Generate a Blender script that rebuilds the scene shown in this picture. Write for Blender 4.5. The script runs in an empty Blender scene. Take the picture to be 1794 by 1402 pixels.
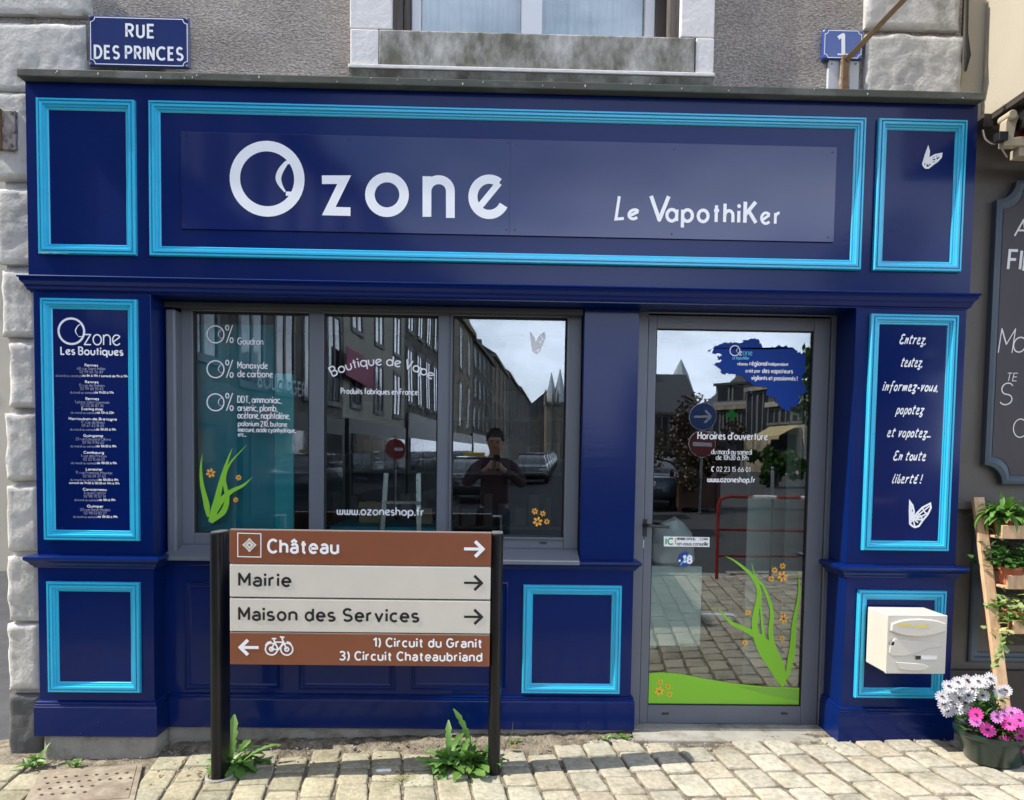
import bpy, bmesh, math, random
from mathutils import Vector, Matrix, noise
random.seed(7)
R = math.radians
sc = bpy.context.scene
C = sc.collection

# ------------------------------------------------------------------ camera
F, PX0, PY0, CH, CD = 1350.0, 897.0, 870.0, 1.47, 3.97     # lens and standpoint, in pixels of the 1794 px photo and metres
yaw, pit, rol = R(1.193), R(-2.96), R(.86)
fwd = Vector((math.sin(yaw)*math.cos(pit), math.cos(yaw)*math.cos(pit), math.sin(pit)))
rgt0 = Vector((math.cos(yaw), -math.sin(yaw), 0)); up0 = rgt0.cross(fwd)
rgt = rgt0*math.cos(rol)+up0*math.sin(rol); upv = -rgt0*math.sin(rol)+up0*math.cos(rol)
CP = Vector((0, -CD, CH))
cam = bpy.data.cameras.new('camera'); co = bpy.data.objects.new('camera', cam); C.objects.link(co)
M3 = Matrix((rgt, upv, -fwd)).transposed()
co.matrix_world = Matrix.Translation(CP) @ M3.to_4x4()
cam.sensor_width = 36; cam.lens = F/1794*36; cam.shift_y = (PY0-701)/1794; cam.clip_start = .02; cam.clip_end = 2000
sc.camera = co

# ------------------------------------------------------------------ light
SUN = Vector((.86, .085, -1.0)).normalized()                # the way the light travels
sun = bpy.data.lights.new('sun', 'SUN'); so = bpy.data.objects.new('sun', sun); C.objects.link(so)
sun.energy = 4.3; sun.angle = R(.5); sun.color = (1, .945, .85)
so.rotation_euler = SUN.to_track_quat('-Z', 'Y').to_euler()
w = bpy.data.worlds.new('World'); sc.world = w; w.use_nodes = True
nt = w.node_tree; bg = nt.nodes['Background']
sky = nt.nodes.new('ShaderNodeTexSky'); sky.sky_type = 'NISHITA'; sky.sun_disc = False
sky.sun_elevation = math.asin(-SUN.z); sky.sun_rotation = math.atan2(-SUN.x, -SUN.y)
sky.air_density = 1.0; sky.dust_density = 2.5; sky.ozone_density = 1.0
tc = nt.nodes.new('ShaderNodeTexCoord'); mp = nt.nodes.new('ShaderNodeMapping'); mp.inputs['Scale'].default_value = (1.2, 1.2, 3.2)
nz = nt.nodes.new('ShaderNodeTexNoise'); nz.inputs['Scale'].default_value = 2.1; nz.inputs['Detail'].default_value = 7; nz.inputs['Roughness'].default_value = .6
cr = nt.nodes.new('ShaderNodeValToRGB'); cr.color_ramp.elements[0].position = .36; cr.color_ramp.elements[1].position = .62
cl = nt.nodes.new('ShaderNodeMix'); cl.data_type = 'RGBA'; cl.inputs[7].default_value = (8.9, 9.9, 12.1, 1)
nt.links.new(tc.outputs['Generated'], mp.inputs[0]); nt.links.new(mp.outputs[0], nz.inputs['Vector']); nt.links.new(nz.outputs['Fac'], cr.inputs[0])
nt.links.new(cr.outputs[0], cl.inputs[0]); nt.links.new(sky.outputs[0], cl.inputs[6]); sx_ = nt.nodes.new('ShaderNodeSeparateXYZ'); nt.links.new(tc.outputs['Generated'], sx_.inputs[0])   # the veiled sky brightens towards the horizon
hz_ = nt.nodes.new('ShaderNodeMapRange'); hz_.inputs[1].default_value = .0; hz_.inputs[2].default_value = .62; hz_.inputs[3].default_value = 2.1; hz_.inputs[4].default_value = .85
nt.links.new(sx_.outputs[2], hz_.inputs[0]); vm = nt.nodes.new('ShaderNodeVectorMath'); vm.operation = 'SCALE'
nt.links.new(cl.outputs[2], vm.inputs[0]); nt.links.new(hz_.outputs[0], vm.inputs['Scale']); nt.links.new(vm.outputs[0], bg.inputs[0])
bg.inputs[1].default_value = .13
sc.view_settings.view_transform = 'Standard'; sc.view_settings.look = 'None'
sc.view_settings.exposure = .78; sc.view_settings.gamma = 1
sc.cycles.max_bounces = 8; sc.cycles.transparent_max_bounces = 12; sc.cycles.glossy_bounces = 4; sc.cycles.diffuse_bounces = 3
sc.cycles.caustics_reflective = False; sc.cycles.caustics_refractive = False

# ------------------------------------------------------------------ where things stand
def ray(px, py):
    return (rgt*((px-PX0)/F) - upv*((py-PY0)/F) + fwd)
def W(px, py, Y=0.0):                                       # a point of the upright plane at depth Y
    d = ray(px, py); return CP + d*((Y+CD)/d.y)
def WX(px, py, Y=0.0): return W(px, py, Y).x
def WZ(px, py, Y=0.0): return W(px, py, Y).z
def gz(x, y): return -.035 + .02*x + .004*y + (0 if y > -6 else -.012*(y+6))
def G(px, py):                                              # a point of the ground
    d = ray(px, py); t = 3
    for _ in range(20):
        p = CP+d*t; t += (gz(p.x, max(p.y, -5))-p.z)/d.z
    return CP+d*t
YG = .25                                                    # the plane of the shop's glass
def RF(px, py, z):                                          # the real place of something the glass shows, z metres along its path
    d = ray(px, py); p = CP+d*(z/d.y); return Vector((p.x, 2*YG-p.y, p.z))

# ------------------------------------------------------------------ materials
MATS = {}
def lin(c):
    return tuple((v/255/12.92 if v/255 <= .04045 else ((v/255+.055)/1.055)**2.4) for v in c)
def mat(name, col, rough=.6, spec=.5, metal=0, var=.0, vscale=6, bump=0, bscale=40, bdetail=4, coat=0, coatr=.1, col2=None, c2scale=3, c2pos=(.45,.6), stretch=None, emit=None, bdist=.01, attr=None, sub=0):
    m = bpy.data.materials.new(name); m.use_nodes = True; n = m.node_tree; b = n.nodes['Principled BSDF']
    b.inputs['Roughness'].default_value = rough; b.inputs['Specular IOR Level'].default_value = spec; b.inputs['Metallic'].default_value = metal
    b.inputs['Coat Weight'].default_value = coat; b.inputs['Coat Roughness'].default_value = coatr
    if sub: b.inputs['Subsurface Weight'].default_value = sub; b.inputs['Subsurface Radius'].default_value = (.01, .006, .004)
    tcn = n.nodes.new('ShaderNodeTexCoord'); src = tcn.outputs['Object']
    if stretch:
        mm = n.nodes.new('ShaderNodeMapping'); mm.inputs['Scale'].default_value = stretch; n.links.new(src, mm.inputs[0]); src = mm.outputs[0]
    def noi(scale, det=4, ro=.55):
        q = n.nodes.new('ShaderNodeTexNoise'); q.inputs['Scale'].default_value = scale; q.inputs['Detail'].default_value = det; q.inputs['Roughness'].default_value = ro
        n.links.new(src, q.inputs['Vector']); return q
    rgb = n.nodes.new('ShaderNodeRGB'); rgb.outputs[0].default_value = (*col, 1); out = rgb.outputs[0]
    if col2:
        q = noi(c2scale, 6, .65); r = n.nodes.new('ShaderNodeValToRGB'); r.color_ramp.elements[0].position = c2pos[0]; r.color_ramp.elements[1].position = c2pos[1]
        n.links.new(q.outputs['Fac'], r.inputs[0]); x = n.nodes.new('ShaderNodeMix'); x.data_type = 'RGBA'
        n.links.new(r.outputs[0], x.inputs[0]); n.links.new(out, x.inputs[6]); x.inputs[7].default_value = (*col2, 1); out = x.outputs[2]
    if attr:
        a = n.nodes.new('ShaderNodeAttribute'); a.attribute_name = attr
        x = n.nodes.new('ShaderNodeMix'); x.data_type = 'RGBA'; x.blend_type = 'MULTIPLY'; x.inputs[0].default_value = 1
        n.links.new(out, x.inputs[6]); n.links.new(a.outputs['Color'], x.inputs[7]); out = x.outputs[2]
    if var:
        q = noi(vscale, 5); mr = n.nodes.new('ShaderNodeMapRange'); mr.inputs[1].default_value = .3; mr.inputs[2].default_value = .7
        mr.inputs[3].default_value = 1-var; mr.inputs[4].default_value = 1+var; n.links.new(q.outputs['Fac'], mr.inputs[0])
        h = n.nodes.new('ShaderNodeMix'); h.data_type = 'RGBA'; h.blend_type = 'MULTIPLY'; h.inputs[0].default_value = 1
        cmb = n.nodes.new('ShaderNodeCombineColor'); [n.links.new(mr.outputs[0], cmb.inputs[i]) for i in range(3)]
        n.links.new(out, h.inputs[6]); n.links.new(cmb.outputs[0], h.inputs[7]); out = h.outputs[2]
        r2 = n.nodes.new('ShaderNodeMapRange'); r2.inputs[3].default_value = max(0, rough-.06); r2.inputs[4].default_value = min(1, rough+.06)
        n.links.new(q.outputs['Fac'], r2.inputs[0]); n.links.new(r2.outputs[0], b.inputs['Roughness'])
    n.links.new(out, b.inputs['Base Color'])
    if bump:
        q = noi(bscale, bdetail, .6); bp = n.nodes.new('ShaderNodeBump'); bp.inputs['Strength'].default_value = bump; bp.inputs['Distance'].default_value = bdist
        n.links.new(q.outputs['Fac'], bp.inputs['Height']); n.links.new(bp.outputs[0], b.inputs['Normal'])
        if coat: n.links.new(bp.outputs[0], b.inputs['Coat Normal'])
    if emit:
        b.inputs['Emission Color'].default_value = (*emit[:3], 1); b.inputs['Emission Strength'].default_value = emit[3]
    MATS[name] = m; return m
NAVY = (.0006, .0118, .098)
mat('navy_paint', NAVY, .30, .12, var=.05, vscale=2.2, bump=.05, bscale=26, stretch=(.35, 1, 1.6), coat=.28, coatr=.10, bdist=.004)
mat('navy_board', (.0010, .0100, .095), .13, .25, bump=.03, bscale=3, coat=.65, coatr=.07, bdist=.004)
mat('cyan_paint', (.028, .41, .64), .3, .4, var=.03, vscale=9, coat=.4, coatr=.15)
mat('white_ink', (.82, .83, .86), .4)
mat('dim_ink', (.34, .36, .50), .5)
mat('black_ink', (.012, .012, .013), .4)
mat('cyan_ink', (.12, .50, .72), .4)
mat('green_film', (.24, .54, .045), .5, .15)
mat('dark_green_film', (.17, .42, .03), .3, coat=.3)
mat('orange_film', (.92, .44, .04), .35)
mat('blue_film', (.008, .045, .27), .5, .12)
mat('grey_frame', (.115, .128, .155), .42, .5, var=.05, vscale=5, bump=.05, bscale=120)
mat('dark_frame', (.04, .042, .048), .5, .4, var=.1)
mat('rubber', (.008, .008, .009), .6, .3)
mat('stucco', (.54, .485, .435), .95, .1, var=.16, vscale=3, bump=1.0, bscale=75, bdetail=3, bdist=.03, stretch=(1, 1, 1.7), col2=(.33, .30, .28), c2scale=60, c2pos=(.42, .6))
mat('limestone', (.50, .485, .455), .85, .2, var=.12, vscale=14, bump=.55, bscale=60, bdetail=9, bdist=.008, col2=(.28, .275, .245), c2scale=7, c2pos=(.52, .68))
mat('limestone_dark', (.10, .10, .10), .85, .2, var=.2, bump=.5, bscale=22, bdetail=8, bdist=.02)
mat('weathered_stone', (.47, .46, .43), .9, .2, var=.2, vscale=16, bump=.4, bscale=45, bdetail=8, bdist=.008, col2=(.135, .13, .10), c2scale=7.0, c2pos=(.30, .60), stretch=(1, 1, .55))
mat('white_stone', (.70, .68, .67), .8, .2, var=.08, vscale=5, bump=.35, bscale=30, bdetail=8, bdist=.01, col2=(.50, .49, .46), c2scale=5, c2pos=(.5, .75))
mat('mossy_slate', (.070, .076, .064), .7, .3, var=.15, vscale=8, bump=.25, bscale=60, bdist=.005, col2=(.12, .125, .115), c2scale=9, c2pos=(.5, .64), stretch=(.5, 1, 1))
mat('concrete', (.30, .285, .25), .9, .2, var=.15, vscale=6, bump=.5, bscale=50, bdetail=8, bdist=.01, col2=(.16, .15, .12), c2scale=7, c2pos=(.5, .7))
mat('rubble_grey', (.20, .17, .14), .9)
mat('dirt', (.29, .25, .19), .95, .1, var=.35, vscale=20, bump=1, bscale=90, bdetail=6, bdist=.02, col2=(.15, .125, .09), c2scale=14, c2pos=(.45, .62))
mat('sett_stone', (.385, .35, .280), .9, .12, var=.2, vscale=38, bump=.8, bscale=60, bdetail=9, bdist=.010, col2=(.27, .25, .19), c2scale=5.5, c2pos=(.48, .66), attr='tint')
mat('asphalt', (.055, .056, .06), .9, .2, var=.2, vscale=3, bump=.5, bscale=200, bdist=.005)
mat('pink_paving', (.18, .165, .155), .9, .2, var=.15, vscale=3)
mat('brown_sign', (.21, .068, .030), .35, .5, var=.04, vscale=8, coat=.2)
mat('cream_sign', (.60, .56, .485), .38, .5, var=.03, vscale=8, coat=.15)
mat('sign_edge', (.52, .50, .47), .35, metal=.6)
mat('black_post', (.005, .005, .006), .4, .25, bump=.12, bscale=30, coat=.25, coatr=.06, bdist=.003, var=.2)
mat('post_cap', (.10, .10, .10), .5, var=.3, vscale=30)
mat('enamel_blue', (.008, .024, .13), .2, .5, coat=.6, coatr=.06, bump=.05, bscale=8, bdist=.003)
mat('enamel_light_blue', (.015, .055, .27), .25, .5, coat=.5, coatr=.08)
mat('enamel_edge', (.03, .055, .07), .4, var=.3)
mat('screw', (.17, .16, .15), .4, metal=.8)
mat('navy_screw', (.015, .02, .05), .3, metal=.3)
mat('cream_plastic', (.56, .53, .465), .38, .5, var=.025, vscale=9, bump=.05, bscale=90, bdist=.002)
mat('cream_light', (.66, .63, .57), .35, .5)
mat('yellow_tape', (.72, .55, .06), .5)
mat('raw_wood', (.55, .36, .215), .7, .3, var=.2, vscale=8, bump=.25, bscale=30, stretch=(6, 6, .6), col2=(.42, .25, .13), c2scale=5, c2pos=(.52, .7))
mat('old_wood', (.17, .105, .055), .8, .3, var=.25, vscale=9, bump=.3, bscale=40)
mat('brown_wood', (.10, .085, .075), .75, .3, var=.35, vscale=14, bump=.5, bscale=40, stretch=(4, 4, .5))
mat('white_paint', (.74, .74, .76), .4)
mat('curtain', (.62, .70, .76), .8, .1)
mat('meter_box', (.50, .51, .52), .5, var=.05)
mat('rust_metal', (.30, .27, .25), .7, metal=.2, var=.3, vscale=20, col2=(.13, .06, .04), c2scale=18, c2pos=(.5, .62))
mat('beige_wall', (.40, .36, .285), .85, .2, var=.07, vscale=1.5, bump=.2, bscale=120)
mat('taupe_paint', (.115, .098, .083), .55, .4, var=.12, vscale=3, bump=.15, bscale=60)
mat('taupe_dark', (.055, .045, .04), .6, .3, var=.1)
mat('slate_blue_paint', (.075, .10, .125), .5, .4, var=.1)
mat('chalkboard', (.045, .036, .04), .5, .4, var=.25, vscale=2.2)
mat('chalk', (.78, .76, .76), .9)
mat('red_fabric', (.45, .015, .03), .8)
mat('cream_metal', (.42, .36, .26), .4, var=.08)
mat('black_plastic', (.015, .015, .016), .35)
mat('cable', (.58, .50, .45), .5)
mat('terracotta', (.45, .13, .06), .7, var=.15)
mat('soil', (.05, .035, .025), .95)
mat('pot_green', (.006, .028, .020), .3, coat=.3)
def leafmat(n, c, c2, rough=.45):
    m = mat(n, c, rough, .4, var=.18, vscale=14, col2=c2, c2scale=9, c2pos=(.42, .62)); b = m.node_tree.nodes['Principled BSDF']
    b.inputs['Transmission Weight'].default_value = 0
    t = m.node_tree.nodes.new('ShaderNodeBsdfTranslucent'); t.inputs[0].default_value = (c[0]*1.3, c[1]*1.5, c[2]*.8, 1)
    x = m.node_tree.nodes.new('ShaderNodeMixShader'); x.inputs[0].default_value = .25
    o = m.node_tree.nodes['Material Output']; l = m.node_tree.links
    l.new(b.outputs[0], x.inputs[1]); l.new(t.outputs[0], x.inputs[2]); l.new(x.outputs[0], o.inputs[0]); return m
leafmat('weed_leaf', (.085, .20, .035), (.14, .24, .06))
leafmat('dark_leaf', (.035, .095, .022), (.06, .15, .03))
leafmat('ivy_leaf', (.11, .22, .045), (.40, .42, .18))
leafmat('tree_leaf', (.035, .075, .02), (.05, .10, .025))
leafmat('red_leaf', (.06, .03, .025), (.035, .045, .02))
mat('stem', (.12, .17, .05), .6)
mat('bark', (.09, .07, .05), .9, var=.2)
leafmat('white_petal', (.56, .55, .60), (.48, .46, .54), .6)
leafmat('pink_petal', (.66, .035, .32), (.74, .07, .42), .6)
leafmat('lilac_petal', (.60, .20, .58), (.66, .28, .62), .6)
mat('flower_eye', (.05, .012, .03), .8); mat('yellow', (.8, .5, .03), .7)
mat('paper', (.72, .70, .70), .7); mat('dry_grass', (.36, .33, .17), .9); mat('dead_leaf', (.20, .12, .06), .9, var=.3)
mat('cover_iron', (.235, .19, .14), .75, .3, var=.2, vscale=12, bump=.3, bscale=60, metal=.2, col2=(.32, .28, .21), c2scale=9, c2pos=(.45, .62))
mat('cover_mark', (.07, .055, .045), .8)
# interior
mat('room_dark', (.045, .048, .05), .8); mat('room_floor', (.10, .095, .09), .4, coat=.2)
mat('teal_panel', (.012, .33, .46), .6, var=.1, vscale=1.5); mat('teal_light', (.03, .55, .66), .6)
mat('pale_panel', (.66, .78, .74), .6, var=.05); mat('shelf_wood', (.30, .20, .12), .6); mat('cardboard', (.36, .27, .17), .8)
mat('bag_white', (.78, .82, .83), .5, bump=.6, bscale=9, bdist=.03); mat('sage_ceiling', (.30, .34, .29), .8)
mat('steel', (.5, .5, .5), .25, metal=.9)
# across the street
mat('granite_wall', (.17, .155, .13), .9, .2, var=.22, vscale=1.2, bump=.4, bscale=9, col2=(.11, .105, .09), c2scale=2, c2pos=(.45, .6))
mat('granite_warm', (.34, .285, .21), .9, .2, var=.16, vscale=1.2, col2=(.23, .19, .14), c2scale=2, c2pos=(.45, .6))
mat('render_cream', (.40, .37, .30), .9, var=.1, vscale=1); mat('slate_roof', (.045, .048, .056), .5, .5, var=.2, vscale=3)
mat('haze_grey', (.42, .46, .50), .5, metal=.2); mat('far_glass', (.03, .035, .045), .1, coat=1, coatr=.03); mat('window_white', (.15, .15, .15), .6)
mat('shop_black', (.015, .015, .017), .35); mat('shop_red', (.40, .04, .03), .5); mat('shop_pink', (.34, .03, .10), .6); mat('awning_yellow', (.42, .34, .18), .8)
mat('car_black', (.010, .011, .013), .15, coat=1, coatr=.03); mat('car_blue', (.02, .035, .07), .2, coat=1, coatr=.03); mat('car_grey', (.20, .21, .22), .25, metal=.5, coat=1, coatr=.03)
mat('tyre', (.01, .01, .01), .8); mat('headlight', (.6, .62, .65), .1, coat=1)
mat('sign_blue', (.012, .055, .26), .3); mat('sign_red', (.22, .008, .014), .3); mat('galv', (.22, .23, .24), .45, metal=.5); mat('barrier_red', (.26, .02, .02), .4)
mat('planter_wood', (.09, .035, .022), .6, var=.2); mat('cross_green', (.03, .35, .05), .4)
mat('skin', (.42, .24, .17), .5, sub=.1); mat('hair', (.018, .012, .010), .5, bump=.8, bscale=120); mat('hoodie', (.040, .014, .022), .9, var=.15, bump=.3, bscale=30); mat('jeans', (.018, .026, .055), .9, var=.1); mat('shoe', (.03, .03, .03), .6)
def glassmat(n, base, power, tint):
    m = bpy.data.materials.new(n); m.use_nodes = True; t = m.node_tree; t.nodes.remove(t.nodes['Principled BSDF'])
    tr = t.nodes.new('ShaderNodeBsdfTransparent'); tr.inputs[0].default_value = (*tint, 1)
    gl = t.nodes.new('ShaderNodeBsdfGlossy'); gl.inputs['Roughness'].default_value = 0.0; gl.inputs[0].default_value = (.96, .98, 1, 1)
    fr = t.nodes.new('ShaderNodeFresnel'); fr.inputs[0].default_value = 1.45
    ma = t.nodes.new('ShaderNodeMath'); ma.operation = 'MULTIPLY_ADD'; ma.inputs[1].default_value = power; ma.inputs[2].default_value = base; ma.use_clamp = True
    nn = t.nodes.new('ShaderNodeTexNoise'); nn.inputs['Scale'].default_value = 1.6; nn.inputs['Detail'].default_value = 1
    tcx = t.nodes.new('ShaderNodeTexCoord'); t.links.new(tcx.outputs['Object'], nn.inputs['Vector'])
    bb = t.nodes.new('ShaderNodeBump'); bb.inputs['Strength'].default_value = .06; bb.inputs['Distance'].default_value = .012
    t.links.new(nn.outputs['Fac'], bb.inputs['Height']); t.links.new(bb.outputs[0], gl.inputs['Normal'])
    mx = t.nodes.new('ShaderNodeMixShader'); t.links.new(fr.outputs[0], ma.inputs[0]); t.links.new(ma.outputs[0], mx.inputs[0])
    t.links.new(tr.outputs[0], mx.inputs[1]); t.links.new(gl.outputs[0], mx.inputs[2]); t.links.new(mx.outputs[0], t.nodes['Material Output'].inputs[0]); MATS[n] = m
glassmat('pane_glass', .05, 2.0, (.90, .95, .93)); glassmat('plain_glass', .05, 1.5, (.85, .9, .9))

# ------------------------------------------------------------------ mesh building
class MB:
    def __init__(s): s.v = []; s.f = []; s.t = []; s.tint = None
    def add(s, vs, fs):
        o = len(s.v); s.v += [tuple(x) for x in vs]; s.f += [tuple(i+o for i in f) for f in fs]
        if s.tint is not None: s.t += [s.tint]*len(vs)
        return s
    def box(s, x0, x1, y0, y1, z0, z1):
        return s.add([(x, y, z) for x in (x0, x1) for y in (y0, y1) for z in (z0, z1)],
            [(0, 1, 3, 2), (4, 6, 7, 5), (0, 4, 5, 1), (2, 3, 7, 6), (0, 2, 6, 4), (1, 5, 7, 3)])
    def obox(s, c, ax, ay, az):                              # box from a centre and three half axes
        c = Vector(c); ax, ay, az = Vector(ax), Vector(ay), Vector(az)
        return s.add([c+ax*i+ay*j+az*k for i in (-1, 1) for j in (-1, 1) for k in (-1, 1)],
            [(0, 1, 3, 2), (4, 6, 7, 5), (0, 4, 5, 1), (2, 3, 7, 6), (0, 2, 6, 4), (1, 5, 7, 3)])
    def bar(s, a, b, w, h, up=(0, 0, 1)):
        a, b = Vector(a), Vector(b); d = (b-a); x = d.cross(Vector(up)).normalized(); y = x.cross(d).normalized()
        return s.obox((a+b)/2, x*w/2, y*h/2, d/2)
    def prism(s, pts, y0, y1):                               # an outline in X, Z given thickness in Y
        n = len(pts)
        return s.add([(x, y0, z) for x, z in pts]+[(x, y1, z) for x, z in pts],
            [tuple(range(n)), tuple(range(2*n-1, n-1, -1))]+[(i, i+n, (i+1) % n+n, (i+1) % n) for i in range(n)])
    def tube(s, pts, r, n=8, caps=True):
        pts = [Vector(p) for p in pts]; rs = r if isinstance(r, (list, tuple)) else [r]*len(pts); vs = []; px = None
        for i, p in enumerate(pts):
            d = (pts[min(i+1, len(pts)-1)]-pts[max(i-1, 0)]).normalized()
            if px is None: px = d.orthogonal().normalized()
            px = (px-d*px.dot(d)).normalized(); py = d.cross(px)
            vs += [p+(px*math.cos(2*math.pi*k/n)+py*math.sin(2*math.pi*k/n))*rs[i] for k in range(n)]
        fs = [(i*n+k, i*n+(k+1) % n, (i+1)*n+(k+1) % n, (i+1)*n+k) for i in range(len(pts)-1) for k in range(n)]
        if caps: fs += [tuple(range(n))[::-1], tuple((len(pts)-1)*n+k for k in range(n))]
        return s.add(vs, fs)
    def lathe(s, prof, c=(0, 0, 0), n=28, sx=1, sy=1):       # (radius, height) round a vertical axis
        m = len(prof); vs = [(c[0]+r*sx*math.cos(2*math.pi*k/n), c[1]+r*sy*math.sin(2*math.pi*k/n), c[2]+z) for r, z in prof for k in range(n)]
        return s.add(vs, [(i*n+k, i*n+(k+1) % n, (i+1)*n+(k+1) % n, (i+1)*n+k) for i in range(m-1) for k in range(n)]+[tuple(range(n))[::-1], tuple((m-1)*n+k for k in range(n))])
    def frame(s, x0, x1, z0, z1, Y, prof):                   # a mitred frame: profile of (inwards, outwards)
        vs = []
        for u, v in prof: vs += [(x0+u, Y-v, z0+u), (x1-u, Y-v, z0+u), (x1-u, Y-v, z1-u), (x0+u, Y-v, z1-u)]
        return s.add(vs, [(i*4+k, i*4+(k+1) % 4, i*4+4+(k+1) % 4, i*4+4+k) for i in range(len(prof)-1) for k in range(4)])
    def sweep(s, path, prof):                                # moulding: profile of (outwards, height) along a plan path
        n = len(path); m = len(prof); P = [Vector(p) for p in path]; vs = []
        for i, p in enumerate(P):
            ns = []
            for a, b in ((i-1, i), (i, i+1)):
                if 0 <= a and b < n: d = (P[b]-P[a]).normalized(); ns.append(Vector((d.y, -d.x)))
            q = sum(ns, Vector((0, 0))).normalized(); q = q/max(.3, q.dot(ns[0]))
            vs += [(p.x+q.x*o, p.y+q.y*o, z) for o, z in prof]
        fs = [(i*m+j, (i+1)*m+j, (i+1)*m+(j+1) % m, i*m+(j+1) % m) for i in range(n-1) for j in range(m)]
        return s.add(vs, fs+[tuple(range(m)), tuple((n-1)*m+j for j in range(m))[::-1]])
    def build(s, name, m, parent=None, bevel=0, smooth=False, kind=None, seg=2, sharp=35):
        me = bpy.data.meshes.new(name); me.from_pydata(s.v, [], s.f)
        if s.t:
            a = me.color_attributes.new('tint', 'FLOAT_COLOR', 'POINT')
            for i, c in enumerate(s.t): a.data[i].color = (*c, 1)
        me.materials.append(MATS[m] if isinstance(m, str) else m); me.validate(); me.update()
        if not s.t or bevel: 
            b = bmesh.new(); b.from_mesh(me)
            if not getattr(s, 'flat', False): bmesh.ops.recalc_face_normals(b, faces=b.faces)
            b.to_mesh(me); b.free()
        o = bpy.data.objects.new(name, me); C.objects.link(o)
        if smooth:
            for p in me.polygons: p.use_smooth = True
            me.set_sharp_from_angle(angle=R(sharp))
        if bevel:
            bm = o.modifiers.new('bevel', 'BEVEL'); bm.width = bevel; bm.segments = seg; bm.limit_method = 'ANGLE'; bm.angle_limit = R(40)
        if parent is not None: o.parent = parent
        if kind: o['kind'] = kind
        return o
def tag(o, label, cat, group=None):
    o['label'] = label; o['category'] = cat
    if group: o['group'] = group
    return o
def thing(name, label, cat, group=None):
    o = bpy.data.objects.new(name, None); C.objects.link(o); o.empty_display_size = .1; return tag(o, label, cat, group)
def settle(t):                                               # bring a thing's Empty to its base without moving its parts
    kids = [c for c in bpy.data.objects if c.parent == t]
    pts = [Vector(v.co) for c in kids if c.type == 'MESH' for v in c.data.vertices]
    if not pts: return
    b = Vector(((min(p.x for p in pts)+max(p.x for p in pts))/2, (min(p.y for p in pts)+max(p.y for p in pts))/2, min(p.z for p in pts)))
    for c in kids:
        c.location = -b
    t.location = b
def copy_tree(o, parent=None):
    c = o.copy(); C.objects.link(c); c.parent = parent
    for ch in [x for x in bpy.data.objects if x.parent == o]: copy_tree(ch, c)
    return c

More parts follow.
